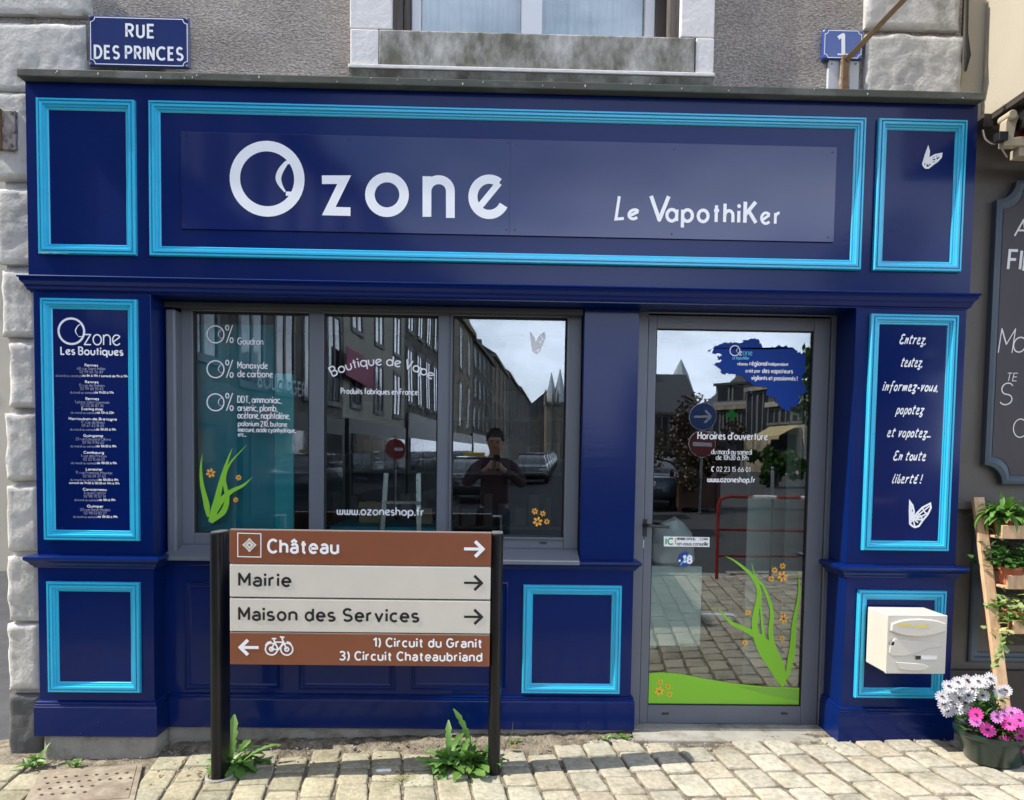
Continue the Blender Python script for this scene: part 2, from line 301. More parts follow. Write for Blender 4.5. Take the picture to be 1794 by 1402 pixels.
# ------------------------------------------------------------------ lettering made of pen strokes
def L(*a): return [(a[i], a[i+1]) for i in range(0, len(a), 2)]
def A(cx, cy, rx, ry, a0, a1):
    n = max(2, int(abs(a1-a0)/15)); return [(cx+rx*math.cos(R(a0+(a1-a0)*i/n)), cy+ry*math.sin(R(a0+(a1-a0)*i/n))) for i in range(n+1)]
cir = lambda x=.31, y=.31, r=.31: A(x, y, r, r, 0, 360)
K = {
 'a': [cir(), L(.62,.62,.62,0)], 'b': [L(0,1,0,0), cir()], 'c': [A(.31,.31,.31,.31,48,312)], 'd': [cir(), L(.62,1,.62,0)],
 'e': [A(.31,.31,.31,.31,-38,-322), L(.554,.5,.03,.18)], 'f': [A(.34,.82,.18,.18,75,180)+L(.16,0), L(0,.62,.34,.62)],
 'g': [cir(), L(.62,.62,.62,-.05)+A(.31,-.05,.31,.27,0,-150)], 'h': [L(0,1,0,0), A(.26,.36,.26,.26,180,0)+L(.52,0)],
 'i': [L(0,0,0,.62), (0,.88)], 'j': [L(.1,.62,.1,-.15)+A(-.05,-.15,.15,.15,0,-90), (.1,.88)], 'k': [L(0,1,0,0), L(.42,.62,0,.24), L(.14,.36,.45,0)],
 'l': [L(0,1,0,0)], 'm': [L(0,0,0,.62), A(.21,.41,.21,.21,180,0)+L(.42,0), A(.63,.41,.21,.21,180,0)+L(.84,0)],
 'n': [L(0,0,0,.62), A(.26,.36,.26,.26,180,0)+L(.52,0)], 'o': [cir()], 'p': [cir(), L(0,.62,0,-.34)], 'q': [cir(), L(.62,.62,.62,-.34)],
 'r': [L(0,0,0,.62), A(.25,.37,.25,.25,180,80)], 's': [A(.19,.465,.17,.155,35,270)+A(.19,.155,.19,.155,90,-145)],
 't': [L(.15,.9,.15,0), L(0,.62,.32,.62)], 'u': [L(0,.62)+A(.26,.26,.26,.26,180,360)+L(.52,.62)], 'v': [L(0,.62,.25,0,.5,.62)],
 'w': [L(0,.62)+A(.18,.18,.18,.18,180,360)+L(.36,.62), A(.54,.18,.18,.18,180,360)+L(.72,.62)], 'x': [L(0,0,.44,.62), L(0,.62,.44,0)],
 'y': [L(0,.62,.25,.03), L(.5,.62,.14,-.34)], 'z': [L(0,.62,.48,.62,0,0,.5,0)],
 'A': [L(0,0,.36,1,.72,0), L(.13,.34,.59,.34)], 'B': [L(0,0,0,1,.28,1)+A(.28,.76,.24,.24,90,-90)+L(0,.52), L(.28,.52)+A(.3,.26,.27,.26,90,-90)+L(0,0)],
 'C': [A(.48,.5,.46,.5,48,312)], 'D': [L(.02,0,0,0,0,1,.22,1)+A(.22,.5,.42,.5,90,-90)+L(.02,0)], 'E': [L(.48,1,0,1,0,0,.48,0), L(0,.52,.42,.52)], 'F': [L(.48,1,0,1,0,0), L(0,.52,.42,.52)],
 'G': [A(.48,.5,.46,.5,50,350)+L(.94,.46,.55,.46)], 'H': [L(0,0,0,1), L(.58,0,.58,1), L(0,.52,.58,.52)], 'I': [L(0,0,0,1)], 'K': [L(0,0,0,1), L(.5,1,0,.36), L(.17,.56,.54,0)],
 'L': [L(0,1,0,0,.46,0)], 'M': [L(0,0,0,1,.37,.35,.74,1,.74,0)], 'N': [L(0,0,0,1,.56,0,.56,1)], 'O': [cir(.5,.5,.5)], 'P': [L(0,0,0,1,.28,1)+A(.28,.74,.26,.26,90,-90)+L(0,.48)],
 'Q': [cir(.5,.5,.5), L(.6,.25,.95,-.05)], 'R': [L(0,0,0,1,.28,1)+A(.28,.74,.26,.26,90,-90)+L(0,.48), L(.26,.48,.54,0)], 'S': [A(.27,.74,.25,.26,30,270)+A(.27,.24,.27,.24,90,-150)],
 'T': [L(.28,0,.28,1), L(0,1,.56,1)], 'U': [L(0,1)+A(.27,.27,.27,.27,180,360)+L(.54,1)], 'V': [L(0,1,.3,0,.6,1)],
 '0': [A(.26,.5,.26,.5,0,360)], '1': [L(.0,.8,.2,1,.2,0)], '2': [A(.26,.74,.26,.26,170,-35)+L(0,0,.54,0)], '3': [A(.25,.76,.23,.24,150,-85)+A(.25,.26,.26,.26,85,-150)],
 '4': [L(.42,0,.42,1,0,.28,.58,.28)], '5': [L(.5,1,.1,1,.05,.55)+A(.25,.31,.27,.31,130,-140)], '6': [cir(.28,.28,.28), L(.42,1,.05,.42)], '7': [L(0,1,.52,1,.16,0)],
 '8': [cir(.25,.26,.26), cir(.25,.77,.23)], '9': [cir(.28,.72,.28), L(.52,.6,.14,0)], '.': [(0,.03)], ',': [L(.06,.06,0,-.14)], "'": [L(.03,1,0,.76)], '!': [L(0,1,0,.28), (0,.03)],
 '-': [L(0,.3,.26,.3)], '/': [L(0,-.08,.34,1.05)], ')': [A(-.25,.45,.42,.75,48,-48)], '(': [A(.5,.45,.42,.75,132,228)], '@': [A(.3,.45,.3,.3,-60,240), L(.18,.62,.22,.4,.42,.3)],
 '%': [cir(.14,.86,.14), cir(.52,.14,.14), L(.62,1.02,.06,-.02)],
}
ACC = {'é': ('e', L(.26,.78,.42,.95)), 'è': ('e', L(.22,.95,.38,.78)), 'â': ('a', L(.12,.78,.3,.94,.48,.78)), 'ç': ('c', L(.32,0,.26,-.2)), 'à': ('a', L(.2,.95,.36,.78))}
for k, (b, s) in ACC.items(): K[k] = K[b]+[s]
KS = dict(K)                                                 # road sign lettering: two storey a, level e
h = .68
KS.update({'a': [A(.22,.44,.2,.24,150,0)+L(.42,0), A(.22,.19,.22,.19,60,300)+L(.42,.1)], 'e': [L(.02,.35,.47,.35)+A(.25,.34,.24,.34,5,318)], 't': [L(.13,.92,.13,.14)+A(.26,.14,.13,.14,180,275), L(0,.66,.3,.66)],
 'o': [A(.24,.34,.24,.34,0,360)], 'd': [A(.23,.34,.23,.34,0,360), L(.46,1,.46,0)], 'b': [A(.23,.34,.23,.34,0,360), L(0,1,0,0)], 'c': [A(.24,.34,.24,.34,50,310)],
 'u': [L(0,.68)+A(.22,.22,.22,.22,180,360)+L(.44,.68), L(.44,.3,.44,0)], 'n': [L(0,0,0,.68), A(.22,.46,.22,.22,180,0)+L(.44,0)], 'h': [L(0,0,0,1), A(.22,.46,.22,.22,180,0)+L(.44,0)],
 'r': [L(0,0,0,.68), A(.22,.44,.22,.24,180,80)], 'i': [L(0,0,0,.68), (0,.93)], 's': [A(.2,.51,.18,.17,35,270)+A(.2,.17,.2,.17,90,-145)], 'v': [L(0,.68,.23,0,.46,.68)],
 'C': [A(.32,.5,.32,.5,45,315)], 'G': [A(.32,.5,.32,.5,45,345)+L(.63,.48,.36,.48)], 'S': [A(.25,.74,.24,.26,30,270)+A(.25,.24,.26,.24,90,-150)], 'M': [L(0,0,0,1,.31,.3,.62,1,.62,0)], '1': [L(.0,.78,.24,1,.24,0)]})
KS['â'] = KS['a']+[L(.02,.82,.2,1.0,.38,.82)]
KB = dict(K)                                                 # brush lettering
KB.update({'z': [L(.0,.56,.16,.62,.40,.60,.06,.04,.3,.02)+A(.22,-.13,.14,.16,60,-170)], 's': [L(0,.04,.22,.62,.26,.2)+A(.14,.12,.12,.12,20,-150)], 'e': [L(.02,.3,.28,.4)+A(.2,.5,.12,.13,0,180)+A(.24,.2,.2,.2,170,330)],
 'r': [L(0,.5,.1,.62,.04,0,.1,.4,.24,.62,.38,.56)], 't': [L(.14,.95,.04,.12,.1,0,.24,.08), L(-.04,.64,.34,.7)], 'n': [L(0,.58,.06,.6,.02,0,.1,.4,.26,.6,.34,.5,.3,.08,.4,.02)], 'm': [L(0,.6,.02,0,.16,.56,.22,.5,.22,.02,.38,.58,.46,.5,.44,.08,.54,.02)],
 'a': [A(.18,.28,.18,.28,60,360), L(.36,.56,.33,.06,.42,.02)], 'o': [A(.18,.28,.18,.28,80,440)], 'u': [L(0,.6,0,.12,.12,0,.3,.3,.34,.6,.32,.06,.42,.02)], 'v': [L(0,.55,.06,.6,.12,0,.3,.45,.28,.62,.38,.55)],
 'i': [L(0,.5,.05,.6,.03,.04,.12,.02), (.08,.86)], 'f': [A(.26,.84,.12,.14,40,180)+L(.1,-.32), L(-.04,.5,.28,.56)], 'p': [L(.04,.62,0,-.36), A(.18,.3,.16,.28,160,-130)], 'b': [L(.1,1,0,.1)+A(.15,.2,.15,.2,200,440)],
 'l': [L(.12,1,0,.1,.1,0,.18,.08)], 'E': [A(.24,.76,.2,.22,30,250)+A(.26,.26,.28,.27,110,330)], 'T': [L(.24,.98,.16,0), L(-.06,.9,.1,1,.5,.98)], 'L': [L(.2,1,.05,.04,.4,.0)]})
KB['é'] = KB['e']+[L(.26,.78,.42,.95)]
def ribbon(mb, pts, h, fn, dz, taper=None, pen=None, ml=.6):
    n = len(pts)
    if n < 2: return
    P = [Vector(p) for p in pts]; closed = (P[0]-P[-1]).length < 1e-6 and n > 3
    if ml and not taper and not closed:                      # break at hairpin corners and round them
        for i in range(1, n-1):
            a, b = (P[i]-P[i-1]), (P[i+1]-P[i])
            if a.length > 1e-9 and b.length > 1e-9 and a.normalized().dot(b.normalized()) < -.28:
                ribbon(mb, pts[:i+1], h, fn, dz, pen=pen, ml=ml); disc(mb, P[i].x, P[i].y, h*(pen(Vector((1, 0))) if pen else 1)*.98, fn, dz+4e-5); ribbon(mb, pts[i:], h, fn, dz+8e-5, pen=pen, ml=ml); return
    vs = []
    for i, p in enumerate(P):
        a = P[i-1] if i > 0 else (P[-2] if closed else None); b = P[i+1] if i < n-1 else (P[1] if closed else None)
        ns = []
        if a is not None and (p-a).length > 1e-9: d = (p-a).normalized(); ns.append(Vector((-d.y, d.x)))
        if b is not None and (b-p).length > 1e-9: d = (b-p).normalized(); ns.append(Vector((-d.y, d.x)))
        if not ns: ns = [Vector((0, 1))]
        q = ns[0]+ns[-1]; q = q.normalized() if q.length > 1e-4 else ns[0]
        q = q/max(.34, abs(q.dot(ns[0])))
        hh = h*(taper(i/(n-1)) if taper else 1)
        if pen: hh *= pen(ns[0])
        vs += [fn(p.x+q.x*hh, p.y+q.y*hh, dz), fn(p.x-q.x*hh, p.y-q.y*hh, dz)]
    mb.add(vs, [(2*i, 2*i+1, 2*i+3, 2*i+2) for i in range(n-1)])
def disc(mb, x, y, r, fn, dz, n=8): mb.add([fn(x+r*math.cos(2*math.pi*i/n), y+r*math.sin(2*math.pi*i/n), dz) for i in range(n)], [tuple(range(n))])
def measure(s, w, sp, font):
    x = 0
    for ch in s:
        if ch == ' ': x += .34; continue
        xs = [p[0] for st in font[ch] for p in (st if isinstance(st, list) else [st])]; x += (max(xs)-min(xs))+w+sp
    return x-sp
def write(mb, s, size, fn, width=None, weight=.13, sp=.1, font=K, slant=0, pen=None, xs=None):
    """strokes of text s; size = cap height; fn(u,v,dz) maps text units in metres to the world"""
    wgt = weight; tot = measure(s, wgt, sp, font); sx = (width/size/tot) if width else (xs or 1); u = 0; k = 0
    sc_ = (1-wgt)
    for ch in s:
        if ch == ' ': u += .34; continue
        st = font[ch]; xs_ = [p[0] for q in st for p in (q if isinstance(q, list) else [q])]; x0 = min(xs_)
        k = 0
        for q in st:
            k += 1; dz = k*1.5e-4
            if isinstance(q, tuple): disc(mb, ((u+wgt/2+q[0]-x0)*sx+slant*q[1])*size, (wgt/2+q[1]*sc_)*size, wgt*.62*size, fn, dz)
            else: ribbon(mb, [(((u+wgt/2+x-x0)*sx+slant*y)*size, (wgt/2+y*sc_)*size) for x, y in q], wgt/2*size, fn, dz, pen=pen)
        u += (max(xs_)-x0)+wgt+sp
    return u
def T(mb, s, px0, pyb, cap, Y, px1=None, align='l', **kw):
    """text on an upright board at depth Y: px0 left (or middle) and baseline pyb, cap height in photo pixels"""
    p = W(px0, pyb, Y); m = (CD+Y)/F; size = cap*m; w_ = None
    if px1 is not None: w_ = WX(px1, pyb, Y)-p.x
    x0 = p.x
    if align == 'c':
        xs = kw.get('xs') or 1; x0 -= measure(s, kw.get('weight', .13), kw.get('sp', .1), kw.get('font', K))*size*xs/2
    write(mb, s, size, lambda u, v, dz: (x0+u, Y-dz, p.z+v), width=w_, **kw)
def flatmb():
    m = MB(); m.flat = True; return m
def poly(mb, pxs, Y, dz=0):                                  # a film outline on an upright plane
    mb.add([(lambda q: (q.x, Y-dz, q.z))(W(x, y, Y)) for x, y in pxs], [tuple(range(len(pxs)))])
def spline(pts, n=8):
    P = [Vector(p) for p in pts]; out = []
    for i in range(len(P)-1):
        a = P[i-1] if i else P[i]*2-P[i+1]; b, c = P[i], P[i+1]; d = P[i+2] if i+2 < len(P) else c*2-b
        for j in range(n):
            t = j/n; out.append(.5*((2*b)+(c-a)*t+(2*a-5*b+4*c-d)*t*t+(3*b-a-3*c+d)*t**3))
    return out+[P[-1]]

# ================================================================== the setting
def gz(x, y): return -.068 + .032*x + .004*y + (0 if y > -6 else -.012*(y+6))
def sheet(name, x0, x1, y0, y1, nx, ny, dz, m, kind='structure', jit=0):
    mb = MB(); vs = []
    for j in range(ny+1):
        for i in range(nx+1):
            x = x0+(x1-x0)*i/nx; y = y0+(y1-y0)*j/ny
            vs.append((x, y, gz(max(-30, min(30, x)), max(y, -90))+dz+(noise.noise(Vector((x*7, y*7, 3)))*jit)))
    mb.add(vs, [(j*(nx+1)+i, j*(nx+1)+i+1, (j+1)*(nx+1)+i+1, (j+1)*(nx+1)+i) for j in range(ny) for i in range(nx)])
    return mb.build(name, m, kind=kind, smooth=True)
sheet('ground', -400, 400, -500, 60, 80, 56, -.06, 'asphalt')
sheet('road', -60, 90, -160, -5.3, 60, 60, -.030, 'asphalt')
dirtsheet = sheet('paving_joints', -6, 7, -5.25, .3, 200, 84, -.004, 'dirt', jit=.004)
# pavement of granite setts, laid in files that run away from the shop
cov = [G(52, 1404), G(78, 1356), G(256, 1336), G(232, 1392)]; cvo, cva, cvb = cov[0], cov[3]-cov[0], (cov[1]-cov[0])*1.25; cvo = cvo-(cov[1]-cov[0])*.25
def in_cover(x, y):
    dx, dy = x-cvo.x, y-cvo.y; dt = cva.x*cvb.y-cva.y*cvb.x; u = (dx*cvb.y-dy*cvb.x)/dt; v = (cva.x*dy-cva.y*dx)/dt; return -.10 < u < 1.10 and -.3 < v < 1.25
sm = MB(); sm.tint = (1, 1, 1); rs = random.Random(3); ang = R(7.5); ca, sa = math.cos(ang), math.sin(ang)
def dirt_edge(x): return .09-.05*noise.noise(Vector((x*1.7, 0, 5)))-(.03 if x < .5 else .0)
for ci in range(-48, 46):
    u0 = ci*.158; v = -6.2+rs.uniform(0, .2)
    while v < 1.6:
        ln = rs.uniform(.19, .255) if ci > -3 else rs.uniform(.17, .23); u1 = u0+.158; uc, vc = (u0+u1)/2, v+ln/2
        Y = vc; X = uc-vc*math.tan(ang)
        if -5.2 < Y < dirt_edge(X)-.08 and -5.6 < X < 6.6 and not in_cover(X, Y) and not (X < -1.72 and Y > -.12):
            g = .0065+.0045*min(1, max(0, X)); t = rs.uniform(.82, 1.08)*(1+.22*noise.noise(Vector((X*1.1, Y*1.6, 8))))+.10*min(1, max(0, X/1.2)); warm = rs.uniform(-.03, .03)
            moss = max(0, min(1, (.9-X)/1.6))*.5; sm.tint = (t*(1+warm)*(1-.14*moss), t*(1-.12*moss), t*(1-warm)*(1-.32*moss))
            n = 5; hx, hy = .079-g, ln/2-g; tl = rs.uniform(-.012, .012); tl2 = rs.uniform(-.012, .012); hz = rs.uniform(-.003, .004); cor = [(rs.uniform(-.006, .006), rs.uniform(-.009, .009)) for _ in range(4)]
            vs = []
            for ring, (ins, dz) in enumerate(((0, -.03), (.000, -.0035), (.0028, .0), (.012, .0012))):
                for k in range(4*n):
                    e, f = divmod(k, n); f = f/n
                    cs = [(-1, -1), (1, -1), (1, 1), (-1, 1)]; a, b = cs[e], cs[(e+1) % 4]; c0, c1 = cor[e], cor[(e+1) % 4]
                    x = (a[0]*(1-f)+b[0]*f); y = (a[1]*(1-f)+b[1]*f); rr = .965 if f == 0 else 1
                    px = x*(hx-ins)*rr+c0[0]*(1-f)+c1[0]*f; py = y*(hy-ins)*rr+c0[1]*(1-f)+c1[1]*f
                    wob = noise.noise(Vector((uc*9+px*34, vc*9+py*34, 1)))*.0036; px += wob*(1 if abs(x) > .9 else 0); py += wob*(1 if abs(y) > .9 else 0)
                    xx = X+px-py*math.tan(ang); yy = Y+py
                    vs.append((xx, yy, gz(xx, yy)+.006+hz+dz+tl*px+tl2*py+noise.noise(Vector((xx*30, yy*30, 0)))*.0013))
            N = 4*n; fs = [(r_*N+k, r_*N+(k+1) % N, (r_+1)*N+(k+1) % N, (r_+1)*N+k) for r_ in range(3) for k in range(N)]
            xx, yy = X, Y; vs.append((xx, yy, gz(xx, yy)+.006+hz+.0018)); fs += [(3*N+k, 3*N+(k+1) % N, 4*N) for k in range(N)]
            sm.add(vs, fs)
        v += ln
sm.build('pavement', 'sett_stone', kind='structure', smooth=True, sharp=50)
# stones of the kerb where the pavement ends
kb = MB()
for i in range(-6, 8): kb.box(i*1.0+.004, i*1.0+.996, -5.42, -5.23, -.25, gz(i+.5, -5.3)+.012)
kb.build('kerb', 'concrete', kind='structure', bevel=.01)
# earth and rubble gathered against the foot of the shop
dm = MB(); vs = []; NX, NY = 320, 18
for j in range(NY+1):
    for i in range(NX+1):
        x = -2.75+5.6*i/NX; f = j/NY; yf = -.03-.05*noise.noise(Vector((x*2.2, 1, 0)))*2-(.05 if x < -1.5 else 0); y = yf+(.30-yf)*f
        hgt = .032*min(1, f*2.2)+.016*noise.noise(Vector((x*14, y*14, 0)))+.010*noise.noise(Vector((x*45, y*45, 2)))
        if x > .75: hgt *= .15
        if x < -1.7: hgt *= .45
        vs.append((x, y, gz(x, y)-.006+max(-.003, hgt*min(1, f*6))))
dm.add(vs, [(j*(NX+1)+i, j*(NX+1)+i+1, (j+1)*(NX+1)+i+1, (j+1)*(NX+1)+i) for j in range(NY) for i in range(NX)])
dm.build('earth', 'dirt', kind='structure', smooth=True)
peb = MB(); rs = random.Random(5)
for i in range(700):
    x = rs.uniform(-2.4, 2.5); y = .10-abs(rs.gauss(0, .14)); r = rs.uniform(.0015, .0055)*(1.6 if rs.random() < .06 else 1)
    z = gz(x, y)+.008+(.014 if y > .0 and x < .95 else 0); a = rs.uniform(0, 3); 
    peb.obox((x, y, z), Vector((math.cos(a), math.sin(a), .2))*r, Vector((-math.sin(a), math.cos(a), 0))*r*.7, Vector((0, .2, 1))*r*.5)
t = peb.build('gravel', 'concrete', bevel=.001); t['kind'] = 'stuff'; tag(t, 'loose grit and small stones along the foot of the shopfront', 'gravel')

# ================================================================== the house
house = thing('house', 'grey roughcast house with pale stone corners behind the blue shopfront', 'house')
YW = .13
Zr = lambda v: v+CH
XL, XR = -2.362, 2.425                                      # the shopfront's two ends
xhl = WX(8, 900, YW)
m = MB()                                                     # walls: blocks left round the shop opening
zt = 5.6; zw0 = WZ(900, 60, YW)
wx0, wx1 = WX(690, 40, YW), WX(1188, 40, YW)
m.box(xhl-.25, wx0, YW, YW+.4, Zr(1.7), zt); m.box(wx1, WX(1687, 60, YW)-.01, YW, YW+.4, Zr(1.7), zt)
m.box(wx0, wx1, YW, YW+.4, Zr(1.7), zw0-.01); m.box(wx0, wx1, YW, YW+.4, zw0+1.5, zt)
m.build('wall', 'stucco', house)
m = MB(); m.box(xhl+.03, XL+.1, YW+.01, YW+.4, -.4, Zr(1.7)-.002); m.box(XR-.12, WX(1700, 300, YW), YW+.01, YW+.4, -.2, Zr(1.7)-.002)
m.box(xhl+.04, xhl+.4, YW+.4, 8, -.4, zt); m.build('rubble_core', 'limestone', house)
def rough_block(x0, x1, z0, z1, yf, depth, name='quoin', mt='limestone', seed=0, amp=.004, edge=.011, step=.016, chip=1):
    nx = max(4, int((x1-x0)/step)); nz_ = max(4, int((z1-z0)/step)); mb = MB(); vs = []
    for j in range(-1, nz_+2):
        for i in range(-1, nx+2):
            ii = min(max(i, 0), nx); jj = min(max(j, 0), nz_); x = x0+(x1-x0)*ii/nx; z = z0+(z1-z0)*jj/nz_
            e = min(x-x0, x1-x, z-z0, z1-z); p = Vector((x*6+seed, z*6, seed*3.1))
            er = edge*(1+1.1*noise.noise(Vector((x*11, z*11, seed+5)))*chip)
            back = 0 if e >= er else (er-e)**2/max(er, .004)*.9
            y = yf+back-amp*noise.fractal(p, 1.0, 2.0, 4)-amp*.5*noise.noise(p*4)
            dx = amp*.8*noise.noise(Vector((z*9, seed, 1))) if ii in (0, nx) else 0; dzz = amp*.6*noise.noise(Vector((x*9, seed, 2))) if jj in (0, nz_) else 0
            if i < 0 or i > nx or j < 0 or j > nz_: y = yf+depth
            vs.append((x+dx, y, z+dzz))
    w_ = nx+3
    mb.add(vs, [((j)*w_+i, j*w_+i+1, (j+1)*w_+i+1, (j+1)*w_+i) for j in range(nz_+2) for i in range(w_-1)])
    return mb.build(name, mt, house, smooth=True, sharp=60)
YQ = YW-.035
def Q(px0, px1, py0, py1, ref=None, **k):
    ref = ref or (px0+px1)/2
    return rough_block(WX(px0, (py0+py1)/2, YQ), WX(px1, (py0+py1)/2, YQ), WZ(ref, py1, YQ), WZ(ref, py0, YQ), YQ, .05, **k)
Q(-30, 156, -60, 24, seed=1); Q(-30, 150, 40, 160, seed=2)
for i, (a, b, l, mt) in enumerate([(160, 314, -14, 'limestone'), (330, 462, -8, 'limestone'), (474, 590, 2, 'limestone'), (600, 714, 14, 'limestone'), (724, 842, 8, 'limestone'), (852, 966, 10, 'limestone'), (976, 1088, 12, 'limestone'), (1094, 1210, 12, 'limestone'), (1218, 1350, 14, 'limestone_dark')]):
    Q(l, 62+i, a, b, ref=30, seed=3+i, mt=mt, amp=.006, edge=.016)
Q(1519, 1684, -70, 50, seed=21); Q(1517, 1686, 60, 176, seed=22, amp=.006)
m = MB(); cx_ = WX(1690, 80, YQ); m.tube([(cx_, YQ, WZ(1690, -40, YQ)), (cx_+.004, YQ-.005, WZ(1690, 60, YQ)), (cx_+.012, YQ-.01, WZ(1694, 100, YQ)), (cx_+.01, YQ, WZ(1692, 125, YQ))], [.008, .008, .016, .006]); m.build('cable_end', 'rubber', house, smooth=True)
# first floor window
sx0, sx1 = WX(613, 60, YW-.04), WX(1251, 60, YW-.04); sz0, sz1 = WZ(900, 124, YW-.04), WZ(900, 60, YW-.04)
for a, b in ((sx0, wx0-.004), (wx1+.004, sx1)): m = MB(); m.box(a, b, YW-.045, YW+.02, sz1+.006, zt-.6); m.build('window_surround', 'white_stone', house, bevel=.006)
for a, b in ((sx0, wx0-.07), (wx1+.08, sx1)): m = MB(); m.box(a+.004, b, YW-.052, YW+.02, sz0+.006, sz1); m.build('apron_end', 'white_stone', house, bevel=.006)
m = MB(); m.box(wx0-.068, wx1+.078, YW-.055, YW+.25, sz0+.004, sz1); m.build('window_apron', 'weathered_stone', house, bevel=.008)
m = MB(); m.box(sx0-.004, sx1+.004, YW-.066, YW+.02, sz0-.016, sz0+.003); m.build('window_ledge', 'white_stone', house, bevel=.004)
m = MB(); m.sweep([(sx0, YW), (sx0, YW-.05), (sx1, YW-.05), (sx1, YW)], [(0, sz0-.017), (.008, sz0-.018), (-.018, sz0-.060), (-.045, sz0-.064), (-.045, sz0-.017)]); m.build('ledge_underside', 'weathered_stone', house, bevel=.003)
win = bpy.data.objects.new('window', None); C.objects.link(win); win.parent = house
yb = YW+.16; zb = sz1-.05; ztp = zb+1.5
m = MB(); m.box(WX(722, 40, yb), WX(738, 40, yb), yb-.03, yb+.03, zb, ztp); m.box(WX(1128, 40, yb), WX(1146, 40, yb), yb-.03, yb+.03, zb, ztp)
m.box(WX(912, 40, yb), WX(949, 40, yb), yb-.035, yb+.03, zb, ztp); m.box(wx0, wx1, yb-.02, yb+.03, zb-.03, zb+.02); m.build('frame', 'white_paint', win, bevel=.006)
m = MB()
for px in (690, 1170):
    a = WX(px, 40, YW+.03); m.box(a, a+.05, YW-.01, YW+.07, zb, ztp); m.box(a+.053, a+.075, YW+.02, YW+.12, zb, ztp)
m.build('folded_shutter', 'brown_wood', win, bevel=.004)
m = MB(); m.box(wx0, WX(722, 40, yb), yb-.05, yb+.03, zb, ztp); m.box(WX(1146, 40, yb), wx1, yb-.05, yb+.03, zb, ztp); m.build('jamb', 'taupe_dark', win)
m = MB(); n_ = 260; vs = []
for i in range(n_+1):
    x = WX(724, 40, yb)+(WX(1140, 40, yb)-WX(724, 40, yb))*i/n_; y = yb+.07+.012*math.sin(x*62+2*math.sin(x*9))+.006*math.sin(x*151)
    vs += [(x, y, zb), (x, y, ztp)]
m.add(vs, [(2*i, 2*i+2, 2*i+3, 2*i+1) for i in range(n_)]); m.build('curtain', 'curtain', win, smooth=True)
m = MB(); m.box(WX(738, 40, yb), WX(912, 40, yb), yb+.01, yb+.016, zb, ztp); m.build('pane', 'plain_glass', win)
m = MB(); m.box(WX(949, 40, yb), WX(1128, 40, yb), yb+.01, yb+.016, zb, ztp); m.build('pane', 'plain_glass', win)
m = MB(); m.box(wx0, wx1, yb+.3, yb+.35, zb, ztp); m.build('room_wall', 'render_cream', win)
settle(house)

# ================================================================== the shopfront
shop = thing('shopfront', 'navy blue painted wooden shopfront with turquoise mouldings, glazed door and shop window', 'shopfront')
RD = .14                                                    # how far the middle stands back
zF0, zF1 = Zr(.87), Zr(1.822); pin = -1.755; pil = 1.838
m = MB(); m.box(XL, XR, 0, .12, zF0, zF1); m.build('frieze', 'navy_paint', shop)
m = MB(); cpx0, cpx1 = WX(30, 140, -.05), WX(1724, 182, -.05); m.box(cpx0, cpx1, -.055, .128, zF1+.001, zF1+.038)
m.build('coping', 'mossy_slate', shop, bevel=.004)
cor = [(0, 0), (.012, .004), (.020, .022), (.030, .030), (.034, .044), (.060, .064), (.066, .070), (.070, .090), (.085, .094), (.088, .104), (.082, .110), (0, .122)]
m = MB(); m.sweep([(XL, .12), (XL, 0), (XR, 0), (XR, .12)], [(o*.45, Zr(.798)+z*.64) for o, z in cor]); m.build('cornice', 'navy_paint', shop, smooth=True, sharp=30)
m = MB(); m.box(XL+.004, XR-.004, .004, .3, Zr(.791), Zr(.868)); m.build('cornice_soffit', 'navy_paint', shop)
led = [(-.01, 0), (.010, .002), (.016, .014), (.024, .020), (.030, .032), (.044, .042), (.048, .052), (.046, .060), (.036, .066), (-.01, .070)]
pli = [(-.01, 0), (.020, 0), (.020, .150), (.016, .154), (.018, .162), (.012, .166), (.014, .176), (.006, .182), (-.01, .186)]
mould = [(0, 0), (0, .020), (.004, .026), (.011, .026), (.013, .018), (.017, .018), (.019, .026), (.029, .026), (.033, .016), (.039, .015), (.041, .008), (.048, .009), (.052, .004), (.052, -.002)]
def pilaster(x0, x1, yb_, name='pilaster', left=True, right=True):
    m = MB(); m.box(x0, x1, 0, yb_, Zr(-1.475), Zr(.789)); p = m.build(name, 'navy_paint', shop, bevel=.0025)
    path = ([(x0, yb_)] if left else [])+[(x0, 0), (x1, 0)]+([(x1, yb_)] if right else [])
    m = MB(); m.sweep(path, [(o, Zr(-.605)+z) for o, z in led]); m.build('ledge', 'navy_paint', p, smooth=True, sharp=30)
    m = MB(); m.sweep(path, [(o, Zr(-1.475)+z) for o, z in pli]); m.build('plinth', 'navy_paint', p, smooth=True, sharp=30)
    return p
pl = pilaster(XL+.02, pin, RD+.1); pr = pilaster(pil, XR-.01, .34)
def mframe(x0, x1, z0, z1, Y=0, parent=shop, m='cyan_paint', prof=mould, name='panel_moulding'):
    mb = MB(); mb.frame(x0, x1, z0, z1, Y, prof); return mb.build(name, m, parent, smooth=True, sharp=30)
zt_, zb_ = Zr(1.737), Zr(.978)
mframe(-2.300, -1.818, zb_, zt_); mframe(-1.750, 1.845, zb_, zt_); mframe(1.909, 2.363, zb_, zt_)
mframe(-2.296, -1.818, Zr(-.459), Zr(.759)); mframe(1.909, 2.363, Zr(-.459), Zr(.759))
mframe(-2.288, -1.819, Zr(-1.245), Zr(-.672)); mframe(1.899, 2.363, Zr(-1.238), Zr(-.668))
